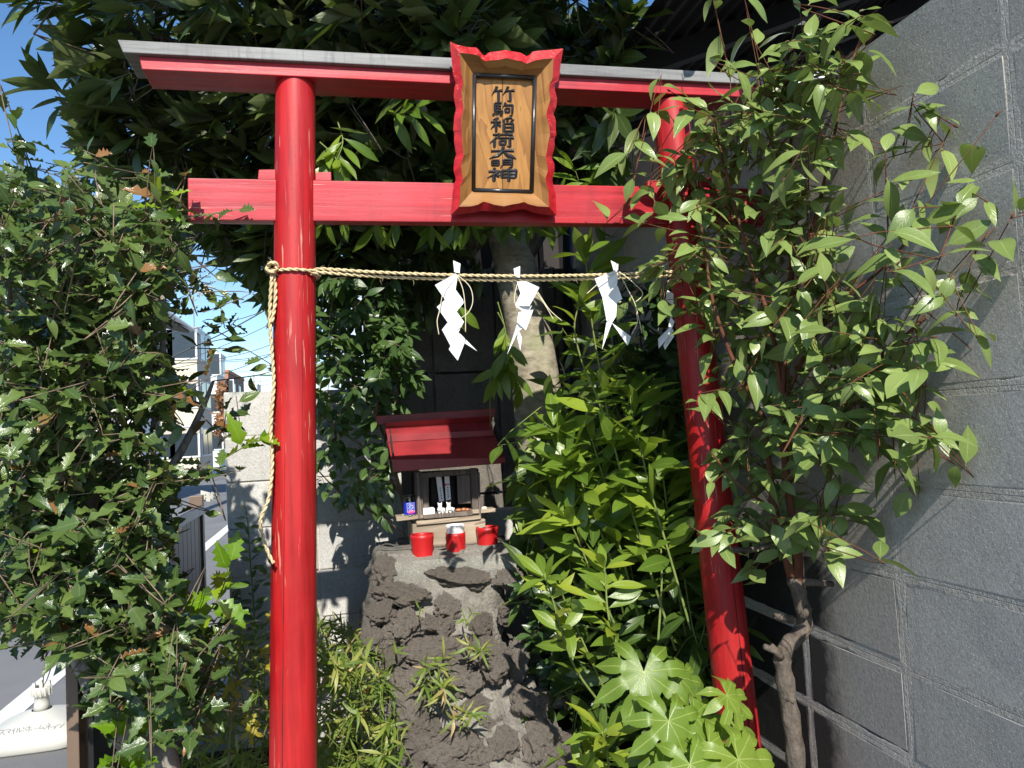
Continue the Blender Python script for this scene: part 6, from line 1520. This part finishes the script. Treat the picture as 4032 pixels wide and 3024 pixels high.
# ---- palmate-leaved plant at the bottom right
fat = thing('palmate_plant', 'large-leaved plant with hand-shaped bright green leaves at the foot of the right red post', 'plant', (1.0, 1.82, .0))
FF = Foliage(T_FATSIA, M['leaf_fatsia']); st = []; root = Vector((1.02, 1.86, .05))
for (x, y, Y, R, tx, tz, roll) in [(2535,2645,1.80,.152,-.25,.75,.1),(2674,2668,1.86,.100,.2,.75,.5),(2632,2838,1.70,.128,.05,.9,-.2),(2735,2815,1.74,.095,.25,.8,.9),(2862,2738,1.74,.100,.4,.7,1.4),(2715,3008,1.62,.125,.0,1.1,.2),(2905,2990,1.62,.155,.3,.8,.9),(2790,2930,1.68,.10,.1,.9,2.2),(2600,2950,1.74,.09,-.2,.9,1.2),(2880,2850,1.78,.09,.3,.8,.2)]:
    p = at(x, y, Y); n_ = Vector((tx*.5, -tz, .95)).normalized(); d0 = (Vector((tx, -.5, -.9))+Vector((math.sin(roll)*.3, 0, 0)))
    FF.put(p, d0, n_, R, rg.uniform(.1, .95), rg.randrange(3))
    st.append(taper(spline([root+jit(rg, .02), root.lerp(p, .55)+Vector((0, .04, .10)), p+Vector((0, .012, -.002))], 6), .0055, .0032))
wood('stalks', st, M['twig_green'], fat, 7); FF.finish(fat, 20, 'foliage')

# ---- dwarf bamboo: tufts on the rocks and the patch beside the left post
rg = random.Random(33)
def tuft(label, x, y, Y, stems, size, spread_px=50, nl=6, group='dwarf bamboo tufts on the rock pedestal', dirs=None):
    base = at(x, y, Y); t = thing('dwarf_bamboo', label, 'bamboo plant', tuple(base), group); F = Foliage(T_BAMBOO, M['leaf_bamboo']); sw_ = []
    for k in range(stems):
        e = base+Vector((rg.gauss(0, .028), -abs(rg.gauss(.035, .015)), rg.uniform(.02, .06))); sw_.append(taper(spline([base, base.lerp(e, .5)+Vector((0, -.005, .012)), e], 4), .0013, .0009))
        leaf_rosette(rg, F, e, (e-base).normalized()+Vector((0, -.3, .1)), nl, size, .4, 1.35, .3, 3, rnd=lambda r: r.uniform(.0, .65), back=.012)
    wood('stems', sw_, M['twig_green'], t, 4); F.finish(t, 60, 'foliage')
tuft('upright bamboo tuft on the right of the rock face, below the slab', 1885, 2590, 2.55, 3, .062)
tuft('small bamboo tuft just under the middle rock of the pedestal', 1835, 2470, 2.6, 2, .045, nl=4)
tuft('bamboo tuft hanging at the left of the lower rock face', 1690, 2650, 2.5, 3, .062)
tuft('largest bamboo tuft in the middle of the lower rock face', 1740, 2740, 2.48, 6, .066)
tuft('lowest bamboo tuft at the base of the rock face', 1800, 2840, 2.46, 4, .060)
tuft('sparse bamboo sprig at the left shoulder of the rocks', 1545, 2620, 2.55, 2, .055, nl=4)
tuft('single thin bamboo sprig in the joint under the left rocks', 1665, 2410, 2.66, 1, .042, nl=3)
def patch(name, label, poly, Y0, Y1, n, singles, size=.068, dry=.2):
    c = at(sum(p[0] for p in poly)/len(poly), max(p[1] for p in poly), (Y0+Y1)/2); t = thing(name, label, 'bamboo plant', (c.x, c.y, 0)); F = Foliage(T_BAMBOO, M['leaf_bamboo']); sw_ = []
    for p in sample(rg, poly, Y0, Y1, n):
        d = Vector((rg.gauss(0, .5), -.25+rg.gauss(0, .35), .8)); g = p-d.normalized()*rg.uniform(.08, .2); sw_.append(taper([g, p], .0014, .001))
        leaf_rosette(rg, F, p, d, rg.randint(4, 6), size, .5, 1.45, .45, 3, rnd=(lambda r: r.uniform(.6, .999)) if rg.random() < dry else (lambda r: r.uniform(0, .75)), back=.02)
    wood('stems', sw_, M['twig_green'], t, 4, kind='stuff'); F.finish(t, singles, 'foliage')
patch('bamboo_patch', 'patch of sunlit dwarf bamboo with dry tips between the left red post and the rocks', [(1240,2600),(1330,2500),(1420,2560),(1500,2620),(1560,2800),(1580,2920),(1560,3060),(1230,3060)], 2.15, 2.65, 150, 280, .068, .4)
patch('shaded_bamboo_patch', 'shaded dwarf bamboo with yellowing leaves left of the left red post', [(820,2560),(900,2450),(1080,2480),(1110,3060),(700,3060),(760,2800)], 2.2, 3.0, 120, 220, .066, .25)
patch('bamboo_sprigs', 'thin bamboo sprigs and weeds at the wall foot just right of the left red post', [(1230,2430),(1330,2440),(1440,2480),(1450,2560),(1240,2600)], 2.8, 3.2, 40, 100, .060, .15)
# yellowing lobed ivy leaves in the shade
iv = thing('yellow_ivy', 'yellowing lobed creeper leaves in the shade between holly bush and left red post', 'creeper', tuple(at(900, 2900, 2.3))); FI = Foliage([palmate(5, 9), palmate(5, 7)], M['leaf_yellow'])
for (x, y, s) in [(860,2630,.042),(900,2700,.045),(985,2830,.04),(990,2880,.042),(1040,2560,.03),(1060,2620,.03),(880,2560,.03),(1065,2420,.03),(1330,2600,.03)]:
    FI.put(at(x, y, 2.25 if x < 1100 else 2.9), (rg.gauss(0, .6), -.3, -.8), TOCAM+UP*.5+jit(rg, .3), s, rg.random(), rg.randrange(2))
pts = [taper(px_path([(900,3050,2.3),(910,2850,2.27),(930,2700,2.27),(980,2560,2.27)], 6), .003, .0015)]; wood('stem', pts, M['twig_grey'], iv, 5); FI.finish(iv, 30, 'foliage')
# russet shrub far down the street
rs = thing('russet_shrub', 'small russet-leaved shrub beyond the end of the low wall down the street', 'shrub', tuple(at(868, 1640, 12))); FR = Foliage(T_VINE, M['leaf_dead'])
b_ = [taper(px_path([(868,1760,12),(868,1640,12),(866,1520,12)], 5), .02, .008)]; wood('stem', b_, M['bark_dark'], rs, 5)
for p in sample(rg, [(855,1500),(885,1500),(890,1700),(850,1720)], 11.7, 12.3, 120): leaf_rosette(rg, FR, p, jit(rg, 1), 4, .09, .4, 1.4, .2, 3)
FR.finish(rs, 20, 'foliage')
# bright yellow-green curled leaf on the shrub top
FG = Foliage([T_DEAD[0]], M['leaf_yellow']); fy = Foliage([lance(.14, .5, -.3, .8)], M['leaf_holly_new']); p = at(3170, 432, 1.66); fy.put(p, (.9, -.1, .45), TOCAM+UP*.4, .035, .9, 0)
fy.finish(shb, 2, 'x', name='curled_leaf')
